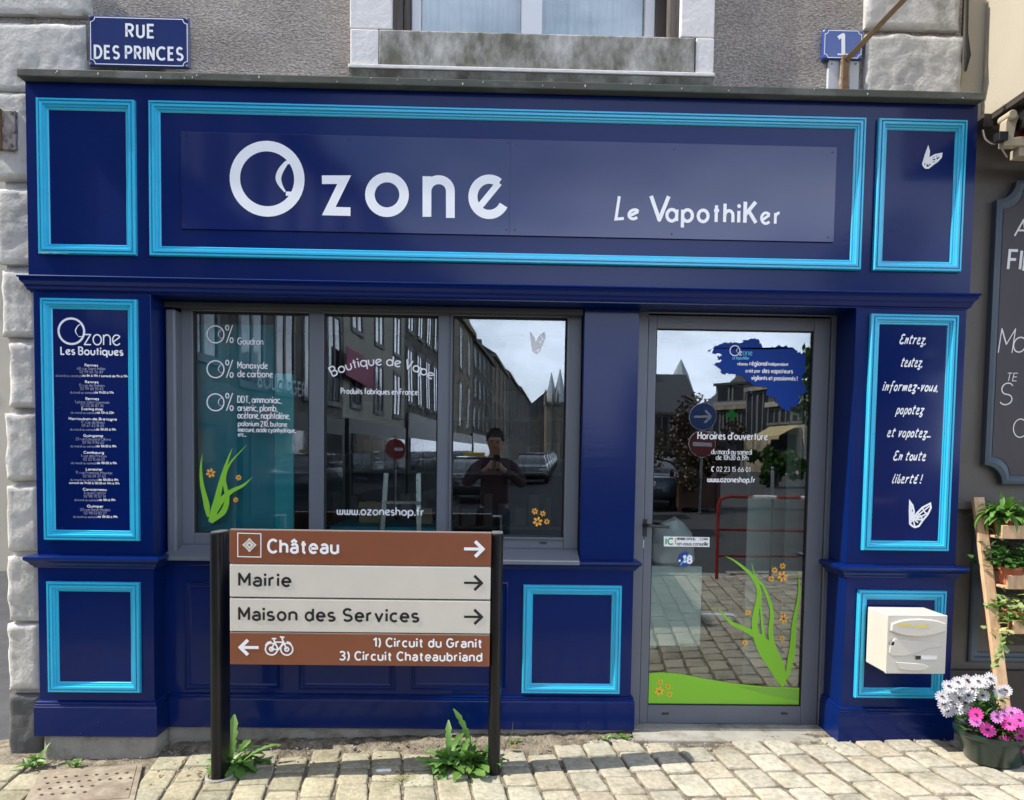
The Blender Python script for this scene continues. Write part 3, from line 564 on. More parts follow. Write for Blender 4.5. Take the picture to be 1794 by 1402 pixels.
# recessed middle: dado under the window, its ledge, plinth and panels
ma, mb_ = WX(1021, 700, RD), WX(1117, 700, RD)
m = MB(); m.box(pin-.01, mb_, RD, RD+.1, Zr(-1.47), Zr(-.55)); dado = m.build('dado', 'navy_paint', shop)
m = MB(); m.box(ma, mb_, RD, .34, Zr(-.5501), Zr(.79)); m.build('pilaster', 'navy_paint', shop, bevel=.0025)
m = MB(); m.sweep([(pin+.002, RD), (mb_, RD), (mb_, .34)], [(o*.8, Zr(-.605)+z*.8) for o, z in led]); m.build('ledge', 'navy_paint', dado, smooth=True, sharp=30)
m = MB(); m.sweep([(pin+.022, RD), (mb_, RD), (mb_, .34)], [(o, Zr(-1.472)+z) for o, z in pli]); m.build('plinth', 'navy_paint', dado, smooth=True, sharp=30)
m = MB(); m.box(mb_-.01, mb_+.0, .25, .34, Zr(-1.47), Zr(-.5)); m.build('return', 'navy_paint', dado)
navm = [(0, 0), (.001, .008), (.007, .010), (.012, .003), (.020, .002), (.024, .007), (.030, .006), (.034, .001), (.042, -.003)]
for a, b in ((324, 495), (524, 694), (720, 889)):
    mframe(WX(a, 1110, RD), WX(b, 1110, RD), WZ((a+b)/2, 1209, RD), WZ((a+b)/2, 1019, RD), RD, dado, 'navy_paint', navm, 'panel')
mframe(WX(915.5, 1110, RD), WX(1087, 1110, RD), WZ(1000, 1214, RD), WZ(1000, 1025, RD), RD, dado, 'cyan_paint', [(a, b*.8) for a, b in mould])
# concrete footing
m = MB()
ft = rough_block(XL+.03, pin-.0, -.35, Zr(-1.477), .005, .4, name='footing', mt='concrete', seed=40, amp=.006, edge=.012, chip=.5); ft.parent = shop; ft.location = (0, 0, 0)
ft2 = rough_block(pin-.002, .5, -.35, Zr(-1.476), RD+.02, .3, name='footing', mt='concrete', seed=41, amp=.01, edge=.01, chip=.5); ft2.parent = shop; ft2.location = (0, 0, 0)
m = MB(); m.box(mb_-.02, pil+.05, .16, .5, -.3, WZ(1290, 1273, .2)); m.add([(x, y, z) for x in (mb_+.01, pil-.01) for y, z in ((.2, -.2), (.2, WZ(1290, 1276, .2)), (.155, WZ(1290, 1280, .16)), (.02, gz(1.3, .02)+.010), (.0, -.2))], [(0, 1, 2, 3, 4), (9, 8, 7, 6, 5), (1, 6, 7, 2), (2, 7, 8, 3), (3, 8, 9, 4)]); m.build('doorstep', 'concrete', shop, bevel=.006)
m = MB(); m.box(-.0, 1.0, RD+.012, .35, -.35, Zr(-1.474)); m.build('footing', 'concrete', shop)

# shop window
YF = .215; yG = .245
sw = bpy.data.objects.new('shop_window', None); C.objects.link(sw); sw.parent = shop
fx0, fx1 = WX(318, 740, YF), ma-.003; fz0, fz1 = WZ(660, 958, YF), WZ(660, 531, YF)
panes = []
for a, b, c, d in ((338.5, 541, 546, 935), (567, 766, 551, 938), (791.5, 990.5, 555, 941)):
    xm = (a+b)/2; panes.append((WX(a, 740, YF), WX(b, 740, YF), WZ(xm, d, YF), WZ(xm, c, YF)))
pz0 = sum(p[2] for p in panes)/3; pz1 = sum(p[3] for p in panes)/3
panes = [(a, b, pz0, pz1) for a, b, c, d in panes]
def rail(mb, x0, x1, z0, z1, y0=YF, y1=YF+.06): mb.box(x0, x1, y0, y1, z0, z1)
m = MB(); xs = [fx0]+[v for p in panes for v in (p[0], p[1])]+[fx1]
for i in range(0, 8, 2): rail(m, xs[i], xs[i+1], fz0, fz1)
for p in panes: rail(m, p[0]-.0005, p[1]+.0005, fz0, pz0, YF+.001); rail(m, p[0]-.0005, p[1]+.0005, pz1, fz1, YF+.001)
m.build('frame', 'grey_frame', sw, bevel=.004)
m = MB()                                                     # opening sash of the right pane
a, b, c, d = panes[2]; m.frame(a-.012, b+.012, c-.012, d+.012, YF, [(0, -.001), (0, .010), (.003, .012), (.010, .012), (.012, .006), (.012, -.002)]); m.build('sash', 'grey_frame', sw, smooth=True)
for a, b, c, d in panes:
    m = MB(); m.frame(a, b, c, d, YF+.02, [(0, -.001), (0, .010), (.006, .008), (.008, -.02)]); m.build('gasket', 'rubber', sw)
m = MB(); m.box(WX(291, 740, RD), WX(318, 740, YF)+.002, RD-.004, YF+.05, Zr(-.56), Zr(.745)); m.build('jamb', 'grey_frame', sw, bevel=.012, seg=3)
m = MB(); m.box(pin, ma-.004, .165, YF+.06, fz1+.001, Zr(.79)-.001); m.box(pin, ma-.004, .15, .18, Zr(.79)-.035, Zr(.79)-.003); m.build('shutter_box', 'dark_frame', sw, bevel=.003)
m = MB(); m.add([(WX(281, 975, .075), .075, WZ(300, 975, .075)), (ma+.006-.02+.008, .075, WZ(300, 975, .075))]+[(fx0-.02, YF+.02, WZ(320, 952, YF)), (fx1, YF+.02, WZ(320, 952, YF))]+
    [(WX(281, 975, .075), .075, WZ(300, 975, .075)-.022), (ma-.006, .075, WZ(300, 975, .075)-.022), (fx0-.02, YF+.02, WZ(300, 975, .075)-.022), (fx1, YF+.02, WZ(300, 975, .075)-.022)],
    [(0, 1, 3, 2), (0, 4, 5, 1), (4, 6, 7, 5), (0, 2, 6, 4), (1, 5, 7, 3), (2, 3, 7, 6)]); m.build('sill', 'grey_frame', sw, bevel=.004)
for a, b, c, d in panes: m = MB(); m.box(a-.005, b+.005, yG, yG+.006, c-.005, d+.005); m.build('pane', 'pane_glass', sw)
m = MB(); q = W(952, 951, YF); m.box(q.x-.018, q.x+.018, YF-.006, YF+.004, q.z-.004, q.z+.004); m.build('drain_cap', 'black_plastic', sw)

# window lettering and films (stuck on the outer face of the glass)
Yd = yG-.002
def decal(parent, name, m, fn): mb = flatmb(); fn(mb); return mb.build(name, m, parent)
def ring_logo(mb, px, py, rx, w_, Y, ry=None):
    c = W(px, py, Y); r = rx*(CD+Y)/F; hw = w_*(CD+Y)/F/2; rr = r-hw; fn = lambda u, v, dz: (c.x+u, Y-dz, c.z+v)
    ribbon(mb, [(rr*math.cos(R(a)), rr*math.sin(R(a))) for a in range(0, 361, 8)], hw, fn, 0)
    P = spline([(.50*r, .42*r), (.36*r, .22*r), (.30*r, .02*r), (.36*r, -.16*r), (.48*r, -.33*r)], 6)
    P = [Vector((.72*r, .55*r))]+P if w_ > .12*rx else P
    ribbon(mb, P, hw*.42, fn, 1e-4, taper=lambda t: .45+.9*math.sin(math.pi*min(1, t*.9+.15)))
    ribbon(mb, [(.50*r, -.38*r), (.80*r, -.38*r)], hw*.40, fn, 2e-4)
def f_(mb):
    for py, lines in ((586, (('Goudron', 604),)), (647, (('Monoxyde', 646), ('de carbone', 661))), (705, (('DDT, ammoniac,', 706), ('arsenic, plomb,', 720.5), ('acétone, naphtalène,', 733.5)))):
        ring_logo(mb, 377.5, py, 15.5, 2.0, Yd)
        T(mb, '%', 395, py+15, 31, Yd, px1=409, weight=.055)
        for s, y in lines:
            wd = {'Goudron': 461, 'Monoxyde': 469, 'de carbone': 478, 'DDT, ammoniac,': 493, 'arsenic, plomb,': 486, 'acétone, naphtalène,': 508}[s]
            T(mb, s, 416, y, 12.5, Yd, px1=wd, weight=.12)
    T(mb, 'polonium 210, butane', 417, 747, 10, Yd, px1=503, weight=.13); T(mb, 'mercure, acide cyanhydrique,', 417, 757, 9, Yd, px1=518, weight=.14); T(mb, 'etc...', 417, 765, 8, Yd, px1=431, weight=.15)
decal(sw, 'lettering', 'white_ink', f_)
def arc_text(mb, s, cpx, cpy, rad, a0, a1, cap, Y, weight=.13):
    c = W(cpx, cpy, Y); k = (CD+Y)/F; size = cap*k; tot = measure(s, weight, .1, K); span = R(a0-a1); sx = span*rad*k/(tot*size)
    def fn(u, v, dz):
        a = R(a0)-u/(rad*k); rr = rad*k+v; return (c.x+rr*math.cos(a), Y-dz, c.z+rr*math.sin(a))
    write(mb, s, size, fn, width=span*rad*k, weight=weight)
def f_(mb):
    arc_text(mb, 'Boutique de Vape', 667, 818, 175, 118.5, 60, 18.5, Yd, .125)
    T(mb, 'Produits fabriques en France', 597, 690.5, 11, Yd, px1=732, weight=.15); T(mb, 'www.ozoneshop.fr', 590, 902.5, 16, Yd, px1=743, weight=.145)
decal(sw, 'lettering', 'white_ink', f_)
def blade(mb, pts, wid, Y, dz=0, tip=.1):
    P = spline([(lambda q: (q.x, q.z))(W(x, y, Y)) for x, y in pts], 9); k = (CD+Y)/F
    ribbon(mb, P, wid*k/2, lambda u, v, d: (u, Y-d, v), dz, taper=lambda t: max(.03, math.sin(math.pi*min(1, .06+t*.94))**.7) if tip == 2 else max(.03, (1-t)**.8*min(1, .35+t*3.5)))
def flower(mb, px, py, r, Y, dz=0):
    c = W(px, py, Y); k = (CD+Y)/F*r
    for i in range(6):
        a = R(15+60*i); u = Vector((math.cos(a), math.sin(a))); v = Vector((-u.y, u.x)); pts = [u*.18, u*.5+v*.24, u*.82+v*.22, u*.98+v*.08, u*.93-v*.1, u*.78-v*.22, u*.45-v*.2]
        mb.add([(c.x+p.x*k, Y-dz-i*8e-5, c.z+p.y*k) for p in pts], [tuple(range(7))[::-1]])
def flowers(parent, lst, Y, dz=0):
    mb = flatmb(); [flower(mb, x, y, r, Y, dz) for x, y, r in lst]; f = mb.build('flower_film', 'orange_film', parent)
    mb = flatmb()
    for x, y, r in lst:
        c = W(x, y, Y); k = (CD+Y)/F*r*.17; mb.add([(c.x+k*math.cos(i*1.05), Y-dz-7e-4, c.z+k*math.sin(i*1.05)) for i in range(6)], [tuple(range(6))])
    mb.build('flower_centre', 'flower_eye', f)
mb = flatmb()
for i, (p, w_) in enumerate(((((365, 906), (361, 880), (354, 850), (352, 820), (355, 794)), 8), (((368, 915), (378, 885), (386, 850), (396, 815), (407, 785)), 10), (((370, 916), (392, 895), (398, 870), (393, 840), (403, 812), (433, 779)), 8), (((368, 914), (384, 882), (404, 862), (425, 851), (443, 836)), 9), (((366, 912), (374, 904), (392, 900), (398, 880), (396, 860)), 5))):
    blade(mb, p, w_*1.5, Yd, i*1.5e-4)
mb.build('grass_film', 'green_film', sw)
flowers(sw, [(369, 829, 8.5), (418, 837, 5.5), (413, 876, 5)], Yd); flowers(sw, [(937, 896, 6), (951, 900, 5.5), (942, 914, 9), (958, 914, 5.5)], Yd)
BUT = [[(0, .05), (-.06, .5), (-.10, 1.0), (.05, .82), (.16, .5), (.14, .12), (0, .05)], [(.14, .12), (.30, .42), (.55, .75), (.92, 1.0), (.98, .78), (.86, .42), (.66, .12), (.14, .12)],
       [(0, .05), (.02, -.14), (.16, -.25), (.3, -.3), (.48, -.22), (.66, .12)], [(.14, .12), (.3, -.3)], [(.14, .12), (.50, .46), (.9, .86)], [(.2, .1), (.5, .26), (.86, .5)], [(.16, .12), (.42, -.05)], [(.05, .1), (.03, .5), (-.05, .9)], [(.1, .15), (.09, .5)], [(.36, .44), (.52, .3), (.62, .14)], [(.56, .72), (.70, .52), (.84, .44)], [(-.02, .42), (.14, .42)], [(.02, -.1), (.16, .08)], [(-.04, .66), (.1, .68)], [(.44, .3), (.34, .22), (.3, .1)]]
def butterfly(parent, px, py, s, Y, rot=0, squeeze=1, solid=False, w_=.05):
    mb = flatmb(); c = W(px, py, Y); k = s*(CD+Y)/F; cr_, sr_ = math.cos(R(rot)), math.sin(R(rot))
    fn = lambda u, v, dz: (c.x+(u*cr_-v*sr_)*k, Y-dz, c.z+(u*sr_+v*cr_)*k)
    for i, p in enumerate(BUT): ribbon(mb, [(x*squeeze, y) for x, y in p], w_*(1.0 if i < 3 else .7), fn, i*1e-4)
    return mb.build('butterfly_film', 'white_ink', parent)
butterfly(sw, 934, 611, 26, Yd, 5, .85, w_=.06)

# door
door = bpy.data.objects.new('door', None); C.objects.link(door); door.parent = shop
yD = .235; YG = yD+.02
ox0, ox1 = mb_+.002, WX(1471, 800, yD-.01); oz0 = WZ(1290, 1271, yD); oz1 = WZ(1290, 541, yD)
m = MB(); bx0, bx1 = WX(1131, 800, yD), WX(1447, 800, yD)
m.box(ox0, bx0-.003, yD-.012, yD+.06, oz0, oz1); m.box(bx1+.003, ox1, yD-.012, yD+.06, oz0, oz1); m.box(bx0-.003, bx1+.003, yD-.011, yD+.06, WZ(1290, 552, yD), oz1); m.build('frame', 'grey_frame', door, bevel=.004)
gx0, gx1, gz0, gz1 = WX(1143, 900, yD), WX(1415, 900, yD), WZ(1268, 1237, yD), WZ(1290, 578, yD)
m = MB(); z1 = WZ(1290, 555, yD)
m.box(bx0, gx0, yD, yD+.05, oz0+.008, z1); m.box(gx1, bx1, yD, yD+.05, oz0+.008, z1); m.box(gx0, gx1, yD, yD+.05, oz0+.008, gz0); m.box(gx0, gx1, yD, yD+.05, gz1, z1); leaf = m.build('leaf_frame', 'grey_frame', door, bevel=.003)
m = MB(); m.frame(gx0, gx1, gz0, gz1, yD+.015, [(0, -.001), (0, .008), (.005, .006), (.006, -.02)]); m.build('gasket', 'rubber', door)
m = MB(); m.box(gx0-.002, gx1+.002, YG, YG+.006, gz0-.002, gz1+.002); m.build('pane', 'pane_glass', door)
m = MB(); m.box(WX(1476, 600, .2), pil+.002, .19, .3, oz0, Zr(.79)); m.box(mb_-.001, pil, .25, .33, oz1, Zr(.79)-.002); m.build('reveal', 'navy_paint', door)
q = W(1129, 919, yD)
m = MB(); m.box(q.x-.013, q.x+.013, yD-.012, yD, q.z-.065, q.z+.03); m.tube([(q.x, yD-.01, q.z), (q.x, yD-.055, q.z), (q.x+.012, yD-.062, q.z), (q.x+.125, yD-.06, q.z-.008)], [.010, .010, .010, .008], 10); m.build('handle', 'black_plastic', door, bevel=.002, smooth=True)
q = W(1126, 953, yD); m = MB(); m.box(q.x-.007, q.x+.007, yD-.006, yD, q.z-.025, q.z+.022); m.build('lock', 'steel', door, bevel=.004)
for px in (1166, 1374):
    q = W(px, 1250, yD); m = MB(); m.box(q.x-.018, q.x+.018, yD-.006, yD+.002, q.z-.004, q.z+.004); m.build('drain_cap', 'black_plastic', door)
Yp = YG-.002
mb = flatmb(); poly(mb, [(1134, 1180), (1160, 1178), (1195, 1181), (1240, 1190), (1290, 1198), (1340, 1203), (1401.5, 1205), (1400, 1237), (1133.5, 1235)][::-1], Yp); gf = mb.build('lawn_film', 'green_film', door)
mb = flatmb(); poly(mb, [(1292, 1203), (1400, 1208), (1400, 1228), (1350, 1219)][::-1], Yp, 4e-4); mb.build('lawn_shade_film', 'dark_green_film', gf)
mb = flatmb()
for i, (p, w_) in enumerate(((((1371, 1202), (1350, 1165), (1330, 1130), (1322, 1090), (1330, 1040), (1318, 1010), (1290, 985), (1270, 974)), 14), (((1375, 1200), (1363, 1160), (1340, 1125), (1310, 1105), (1280, 1090), (1254, 1062)), 17),
        (((1378, 1190), (1388, 1140), (1392, 1090), (1400, 1040), (1398, 1002)), 12), (((1380, 1190), (1360, 1150), (1350, 1110), (1352, 1070), (1338, 1030), (1323, 1010), (1316, 984)), 10), (((1372, 1203), (1358, 1180), (1342, 1140), (1336, 1100), (1332, 1060), (1326, 1030)), 9), (((1374, 1188), (1362, 1168), (1352, 1150)), 8))):
    blade(mb, p, w_*1.2, Yp, 5e-4+i*1.5e-4)
mb.build('grass_film', 'green_film', door)
flowers(door, [(1371, 992, 6), (1357, 999, 6), (1371, 1010, 10), (1351, 1014, 6), (1310, 1073, 6), (1373, 1084, 9), (1305, 1126, 6), (1370, 1119, 5.5)], Yp)
flowers(door, [(1157, 1195, 5.5), (1170, 1203, 5.5), (1155, 1211, 9), (1173, 1217, 5.5)], Yp, 1e-3)
BR = [(533, 205), (560, 190), (600, 172), (640, 168), (690, 162), (740, 168), (760, 148), (800, 140), (838, 132), (862, 140), (880, 172), (905, 215), (950, 205), (1000, 190), (1040, 198), (1065, 188), (1090, 205), (1125, 212), (1140, 240), (1170, 248), (1200, 240), (1205, 280), (1198, 330), (1205, 380), (1185, 400), (1170, 440), (1200, 480), (1200, 530), (1150, 545), (1160, 590), (1130, 628), (1095, 625), (1088, 660), (1050, 655), (1020, 630), (985, 600), (975, 560), (920, 548), (915, 520), (930, 495), (870, 485), (820, 475), (780, 440), (740, 410), (690, 395), (640, 385), (600, 392), (585, 360), (530, 320), (560, 312), (610, 300), (575, 290), (562, 270), (600, 255), (535, 245)]
rs = random.Random(8); pts = []
for i, (x, y) in enumerate(BR):
    x2, y2 = BR[(i+1) % len(BR)]
    for j in range(4):
        f = j/4; pts.append((1120+(x*(1-f)+x2*f+(rs.uniform(-9, 9) if j else 0))/4.124, 560+(y*(1-f)+y2*f+(rs.uniform(-9, 9) if j else 0))/4.124))
mb = flatmb(); poly(mb, pts[::-1], Yp); poly(mb, [(1240, 614), (1247, 612), (1243, 617)], Yp); poly(mb, [(1310, 684), (1319, 686), (1316, 690)], Yp); bf = mb.build('region_film', 'blue_film', door)
def f_(mb):
    ring_logo(mb, 1287.5, 614.5, 9.5, 1.7, Yp-6e-4); T(mb, 'z', 1295, 623, 11, Yp-6e-4, px1=1300, weight=.12)
    for s, a, y, b, c, w_ in (('réseau', 1292, 640.5, 1310, 6.5, .17), ('régional', 1313, 641, 1344, 9, .19), ('indépendant', 1346, 641, 1381, 6.5, .2), ('créé par', 1306, 653, 1332, 7, .18), ('des vapoteurs', 1335, 654, 1389, 9, .18), ('vigilants et passionnés !', 1316, 666, 1397, 8.5, .18)):
        T(mb, s, a, y, c, Yp-6e-4, px1=b, weight=w_)
decal(bf, 'lettering', 'white_ink', f_)
decal(bf, 'lettering', 'cyan_ink', lambda mb: (T(mb, 'one', 1301, 623, 11, Yp-6e-4, px1=1318, weight=.1), T(mb, 'Le VapothiKer', 1283, 630, 6, Yp-6e-4, px1=1312, weight=.15, slant=.15)))
def f_(mb):
    for s, a, y, b, c, w_ in (('Horaires d\'ouverture', 1222, 770, 1345, 14, .135), ('du mardi au samedi', 1246, 796, 1317, 10, .1), ('de 10h30 à 19h', 1254, 806, 1311, 9.5, .1), ('02 23 15 66 01', 1255, 826.5, 1314, 9, .11), ('www.ozoneshop.fr', 1239, 845, 1323, 11, .15)):
        T(mb, s, a, y, c, Yp, px1=b, weight=w_)
    c = W(1249.5, 822, Yp); k = (CD+Yp)/F
    ribbon(mb, [(2.6*k*math.cos(R(a)), 4*k*math.sin(R(a))) for a in range(60, 300, 15)], .9*k, lambda u, v, dz: (c.x+u, Yp-dz, c.z+v), 0)
decal(door, 'lettering', 'white_ink', f_)
mb = flatmb(); poly(mb, [(1163, 940), (1163, 957.5), (1243, 958.5), (1243, 941.5)], Yp); st = mb.build('membership_sticker', 'white_ink', door)
decal(st, 'lettering', 'black_ink', lambda mb: (T(mb, 'MEMBRE OFFICIEL', 1186, 946.5, 4.5, Yp-5e-4, px1=1219, weight=.18), T(mb, 'COMM', 1226, 947, 4.5, Yp-5e-4, px1=1240, weight=.16), T(mb, 'on vous conseille', 1186, 956, 7.5, Yp-5e-4, px1=1241, weight=.14)))
decal(st, 'lettering', 'cross_green', lambda mb: T(mb, 'IC', 1165.5, 955, 13, Yp-5e-4, px1=1180, weight=.2)); decal(st, 'lettering', 'orange_film', lambda mb: T(mb, 'I', 1182, 955, 13, Yp-5e-4, px1=1184.5, weight=.2))
mb = flatmb(); c = W(1200, 980, Yp); k = (CD+Yp)/F; disc(mb, 0, 0, 13.5*k, lambda u, v, dz: (c.x+u, Yp, c.z+v), 0, 28); st = mb.build('age_sticker', 'enamel_light_blue', door)
decal(st, 'lettering', 'white_ink', lambda mb: (T(mb, '-18', 1187, 988, 16, Yp-5e-4, px1=1213, weight=.24), ribbon(mb, [(-7*k, -11*k), (8*k, 10*k)], 0, lambda u, v, dz: (c.x+u, Yp-dz, c.z+v), 5e-4)))
mb = flatmb(); ribbon(mb, [(-8*k, -10*k), (8*k, 10*k)], 1.0*k, lambda u, v, dz: (c.x+u, Yp-.0015, c.z+v), 0); mb.build('stroke', 'cyan_ink', st)

# interior of the shop, seen dimly through the glass
room = thing('shop_room', 'dim shop interior with floor and walls behind the glass', 'room')
m = MB(); m.add([(-2.2, .33, -.02), (2.3, .33, -.02), (2.3, 3.4, -.02), (-2.2, 3.4, -.02)], [(0, 1, 2, 3)]); m.build('floor', 'room_floor', room)
m = MB(); m.box(-2.2, 2.3, 3.4, 3.45, 0, 2.6); m.box(-2.25, -2.2, .3, 3.4, 0, 2.6); m.box(2.3, 2.35, .3, 3.4, 0, 2.6); m.build('wall', 'room_dark', room)
m = MB(); m.box(-2.2, 2.3, .34, 3.4, 2.6, 2.65); m.build('ceiling', 'sage_ceiling', room)
m = MB(); m.box(-2.2, 2.3, .345, .36, Zr(.8), 2.6); m.box(-2.2, -1.7, .345, .36, 0, 2.6); m.box(fx0-.1, fx1+.35, .345, .36, 0, fz0-.02); m.build('front_wall', 'room_dark', room)
def inside(name, label, cat, mt, px0, px1, py0, py1, Y, th=.02, **k):
    m = MB(); m.box(WX(px0, (py0+py1)/2, Y), WX(px1, (py0+py1)/2, Y), Y, Y+th, WZ((px0+px1)/2, py1, Y), WZ((px0+px1)/2, py0, Y)); return tag(m.build(name, mt, **k), label, cat)
inside('teal_board', 'dark teal panel behind the left window pane', 'panel', 'teal_panel', 338, 480, 568, 935, .36)
inside('teal_board', 'narrow lighter teal panel beside the dark one behind the left pane', 'panel', 'teal_light', 481, 514, 655, 935, .37)
inside('white_board', 'pale board standing low behind the door glass', 'board', 'pale_panel', 1136, 1229, 992, 1133, .34, bevel=.01)
inside('frosted_screen', 'tall pale green screen behind the right side of the door glass', 'panel', 'pale_panel', 1306, 1412, 870, 1190, .9)
inside('frosted_screen', 'upper frosted strip behind the right edge of the door glass', 'panel', 'pale_panel', 1376, 1400, 690, 1150, .6)
m = MB(); q = W(1180, 952, .42)
for i in range(9):
    pass
m.lathe([(.001, -.13), (.08, -.135), (.115, -.10), (.118, 0), (.105, .08), (.07, .12), (.02, .14), (.001, .14)], (q.x, .46, q.z), 20, 1, .8)
for i, v in enumerate(m.v): m.v[i] = tuple(Vector(v)+Vector((noise.noise(Vector(v)*12), noise.noise(Vector(v)*12+Vector((9, 0, 0))), noise.noise(Vector(v)*9)))*.035)
tag(m.build('plastic_bag', 'bag_white', smooth=True), 'crumpled pale plastic bag behind the door handle', 'bag')
tb = thing('counter', 'wooden counter inside behind the middle window pane', 'counter')
m = MB(); m.box(-1.05, -.35, 1.2, 1.7, 0, .95); m.build('body', 'shelf_wood', tb, bevel=.01); m = MB(); m.box(-1.1, -.3, 1.15, 1.75, .95, .99); m.build('top', 'teal_panel', tb)
ch = thing('step_ladder', 'pale folding step ladder inside the shop behind the middle window pane', 'ladder')
m = MB()
for dx in (0, .30): m.bar((-.78+dx, 1.0, .15), (-.72+dx*.7, 1.1, 1.35), .022, .03, (1, 0, 0))
m.build('rail', 'steel', ch); 
for i in range(4): z = .4+i*.25; m = MB(); m.box(-.76+i*.013, -.47-i*.006, .99+i*.02, 1.10+i*.02, z, z+.02); m.build('tread', 'steel', ch)
for (x, y, z, s, lab) in ((-.95, 1.4, 1.0, .16, 'brown cardboard box standing on the inner counter'), (-.55, 1.35, 1.0, .11, 'small brown cardboard box on the right of the inner counter')):
    m = MB(); m.box(x, x+s, y, y+s*.8, z-.005, z+s*.7); m.obox((x+s*.5, y-.02, z+s*.75), (s*.5, 0, 0), (0, .03, .02), (0, -.001, .001)); tag(m.build('cardboard_box', 'cardboard', bevel=.003), lab, 'box')
m = MB()
for i in range(7):
    x = -1.5+i*.36; m.box(x, x+.33, 3.1, 3.38, 0.1, 2.2)
sh = thing('display_shelves', 'row of wooden display shelves on the back wall inside', 'shelves')
m = MB()
for z in (.3, .8, 1.3, 1.8): m.box(-1.6, .6, 3.1, 3.39, z, z+.03)
m.build('shelf', 'room_floor', sh); m = MB(); rs = random.Random(2)
for z in (.33, .83, 1.33, 1.83):
    x = -1.5
    while x < .5: 
        w_ = rs.uniform(.05, .14); m.box(x, x+w_, 3.15, 3.3, z, z+rs.uniform(.1, .3)); x += w_+rs.uniform(.01, .08)
m.build('goods', 'room_floor', sh)
settle(room); settle(tb); settle(ch); settle(sh)

# ------------------------------------------------------------------ screwed sign boards
def screws(parent, lst, Y, m='navy_screw', r=.0045):
    mb = MB()
    for px, py in lst:
        q = W(px, py, Y); mb.tube([(q.x, Y+.001, q.z), (q.x, Y-.0025, q.z)], r, 8)
    return mb.build('screws', m, parent)
fs = thing('fascia_sign', 'long glossy dark blue fascia board with the big white shop name', 'sign')
bx = (WX(318, 317, -.006), WX(1463, 340, -.006), WZ(890, 413, -.006), WZ(890, 245, -.006)); xm = WX(893, 330, -.006)
for a, b in ((bx[0], xm-.0002), (xm+.0002, bx[1])): m = MB(); m.box(a, b, -.011, -.002, bx[2], bx[3]); m.build('board', 'navy_board', fs, bevel=.001)
Ys = -.0125
def f_(mb):
    ring_logo(mb, 468, 313.5, 63.5, 17.5, Ys)
    k = (CD+Ys)/F
    def g(s, x0, yb_, x1, cap, w_): T(mb, s, x0, yb_, cap, Ys, px1=x1, weight=w_/cap)
    # z o n e drawn to size
    def st(pts, w_=16.2, dz=0, ml=.6): ribbon(mb, [(lambda q: (q.x, q.z))(W(x, y, Ys)) for x, y in pts], w_*k/2, lambda u, v, d: (u, Ys-d, v), dz, ml=ml)
    st([(564, 315), (603, 315), (576, 370), (614, 371)], 14.5, ml=0)
    st([(678+30*math.cos(R(a)), 341.5+30.5*math.sin(R(a))) for a in range(0, 361, 10)])
    st([(748, 309), (748, 380)], 15, 1e-4); st([(748+20.5+20.5*math.cos(R(180+a)), 335+20*math.sin(R(180+a))) for a in range(0, 181, 12)]+[(789, 382)], 15, 2e-4)
    P = [(857+28.5*math.cos(R(a)), 345+31*math.sin(R(a))) for a in range(28, 318, 10)]; st(P, 15.5, 1e-4); st([P[-1], (838, 365)], 11, 2e-4)
    st([(1085, 344), (1079, 384), (1093, 383)], 5, 1e-4); T(mb, 'e', 1098, 386, 30, Ys, px1=1118, weight=.17, slant=.15)
    T(mb, 'V', 1136, 388.5, 47, Ys, px1=1174, weight=.14); T(mb, 'apothi', 1166, 390, 37, Ys, px1=1296, weight=.15, sp=.22); T(mb, 'K', 1302, 393.5, 42, Ys, px1=1327, weight=.15); T(mb, 'er', 1332, 394, 34, Ys, px1=1367, weight=.14, sp=.28)
decal(fs, 'lettering', 'white_ink', f_)
screws(fs, [(326, 238), (612, 243.5), (890, 250), (905, 254), (1182, 261), (1459, 267), (326, 390), (596, 397), (887, 403), (902, 403), (1177, 410), (1451, 416)], -.011)
ls = thing('boutique_list_sign', 'tall narrow dark blue board listing shop addresses on the left pilaster', 'sign')
Yl = -.006; m = MB(); m.box(-2.237, -1.873, Yl, -.001, Zr(-.403), Zr(.705)); m.build('board', 'navy_board', ls)
Yt = Yl-.0012
def f_(mb):
    ring_logo(mb, 125, 580.5, 23.5, 3.6, Yt); T(mb, 'zone', 147, 605, 30, Yt, px1=211, weight=.075); T(mb, 'Les Boutiques', 106, 622, 15, Yt, px1=216, weight=.165)
decal(ls, 'lettering', 'white_ink', f_)
LST = [('Rennes', '68 rue Saint-Hélier', '02 99 65 76 49', 'du lundi au vendredi', 'de 8h à 19h / samedi de 9h à 19h'), ('Rennes', '15 rue de Robien', '02 99 60 55 43', 'du lundi au samedi', 'de 9h30 à 19h'), ('Rennes', '1 place Saint-Germain', '02 23 30 87 36', '*Evening shop', 'du mardi au samedi', 'de 12h à 20h'),
 ('Montauban-de-Bretagne', '17, rue de Brest', '09 67 43 18 65', 'du mardi au samedi', 'de 10h30 à 19h'), ('Guingamp', '21 rue Edouard Ollivro', '02 96 11 96 62', 'du mardi au samedi', 'de 10h30 à 19h'), ('Combourg', '1 rue des Princes', '02 23 15 66 01', 'du mardi au samedi', 'de 10h30 à 19h'),
 ('Lanester', '9, rue François Mauriac', '02 56 54 37 63', 'du mardi au vendredi', 'de 10h30 à 19h', '+samedi de 9h30 à 12h30 et 14h à 19h'), ('Concarneau', '4 quai Carnot', '02 98 70 57 14', 'du lundi au samedi', 'de 10h à 19h'), ('Quimper', '20 rue René Madec', '02 98 53 82 27', 'du lundi au samedi', 'de 10h30 à 19h')]
b1 = flatmb(); b2 = flatmb(); y = 642.5
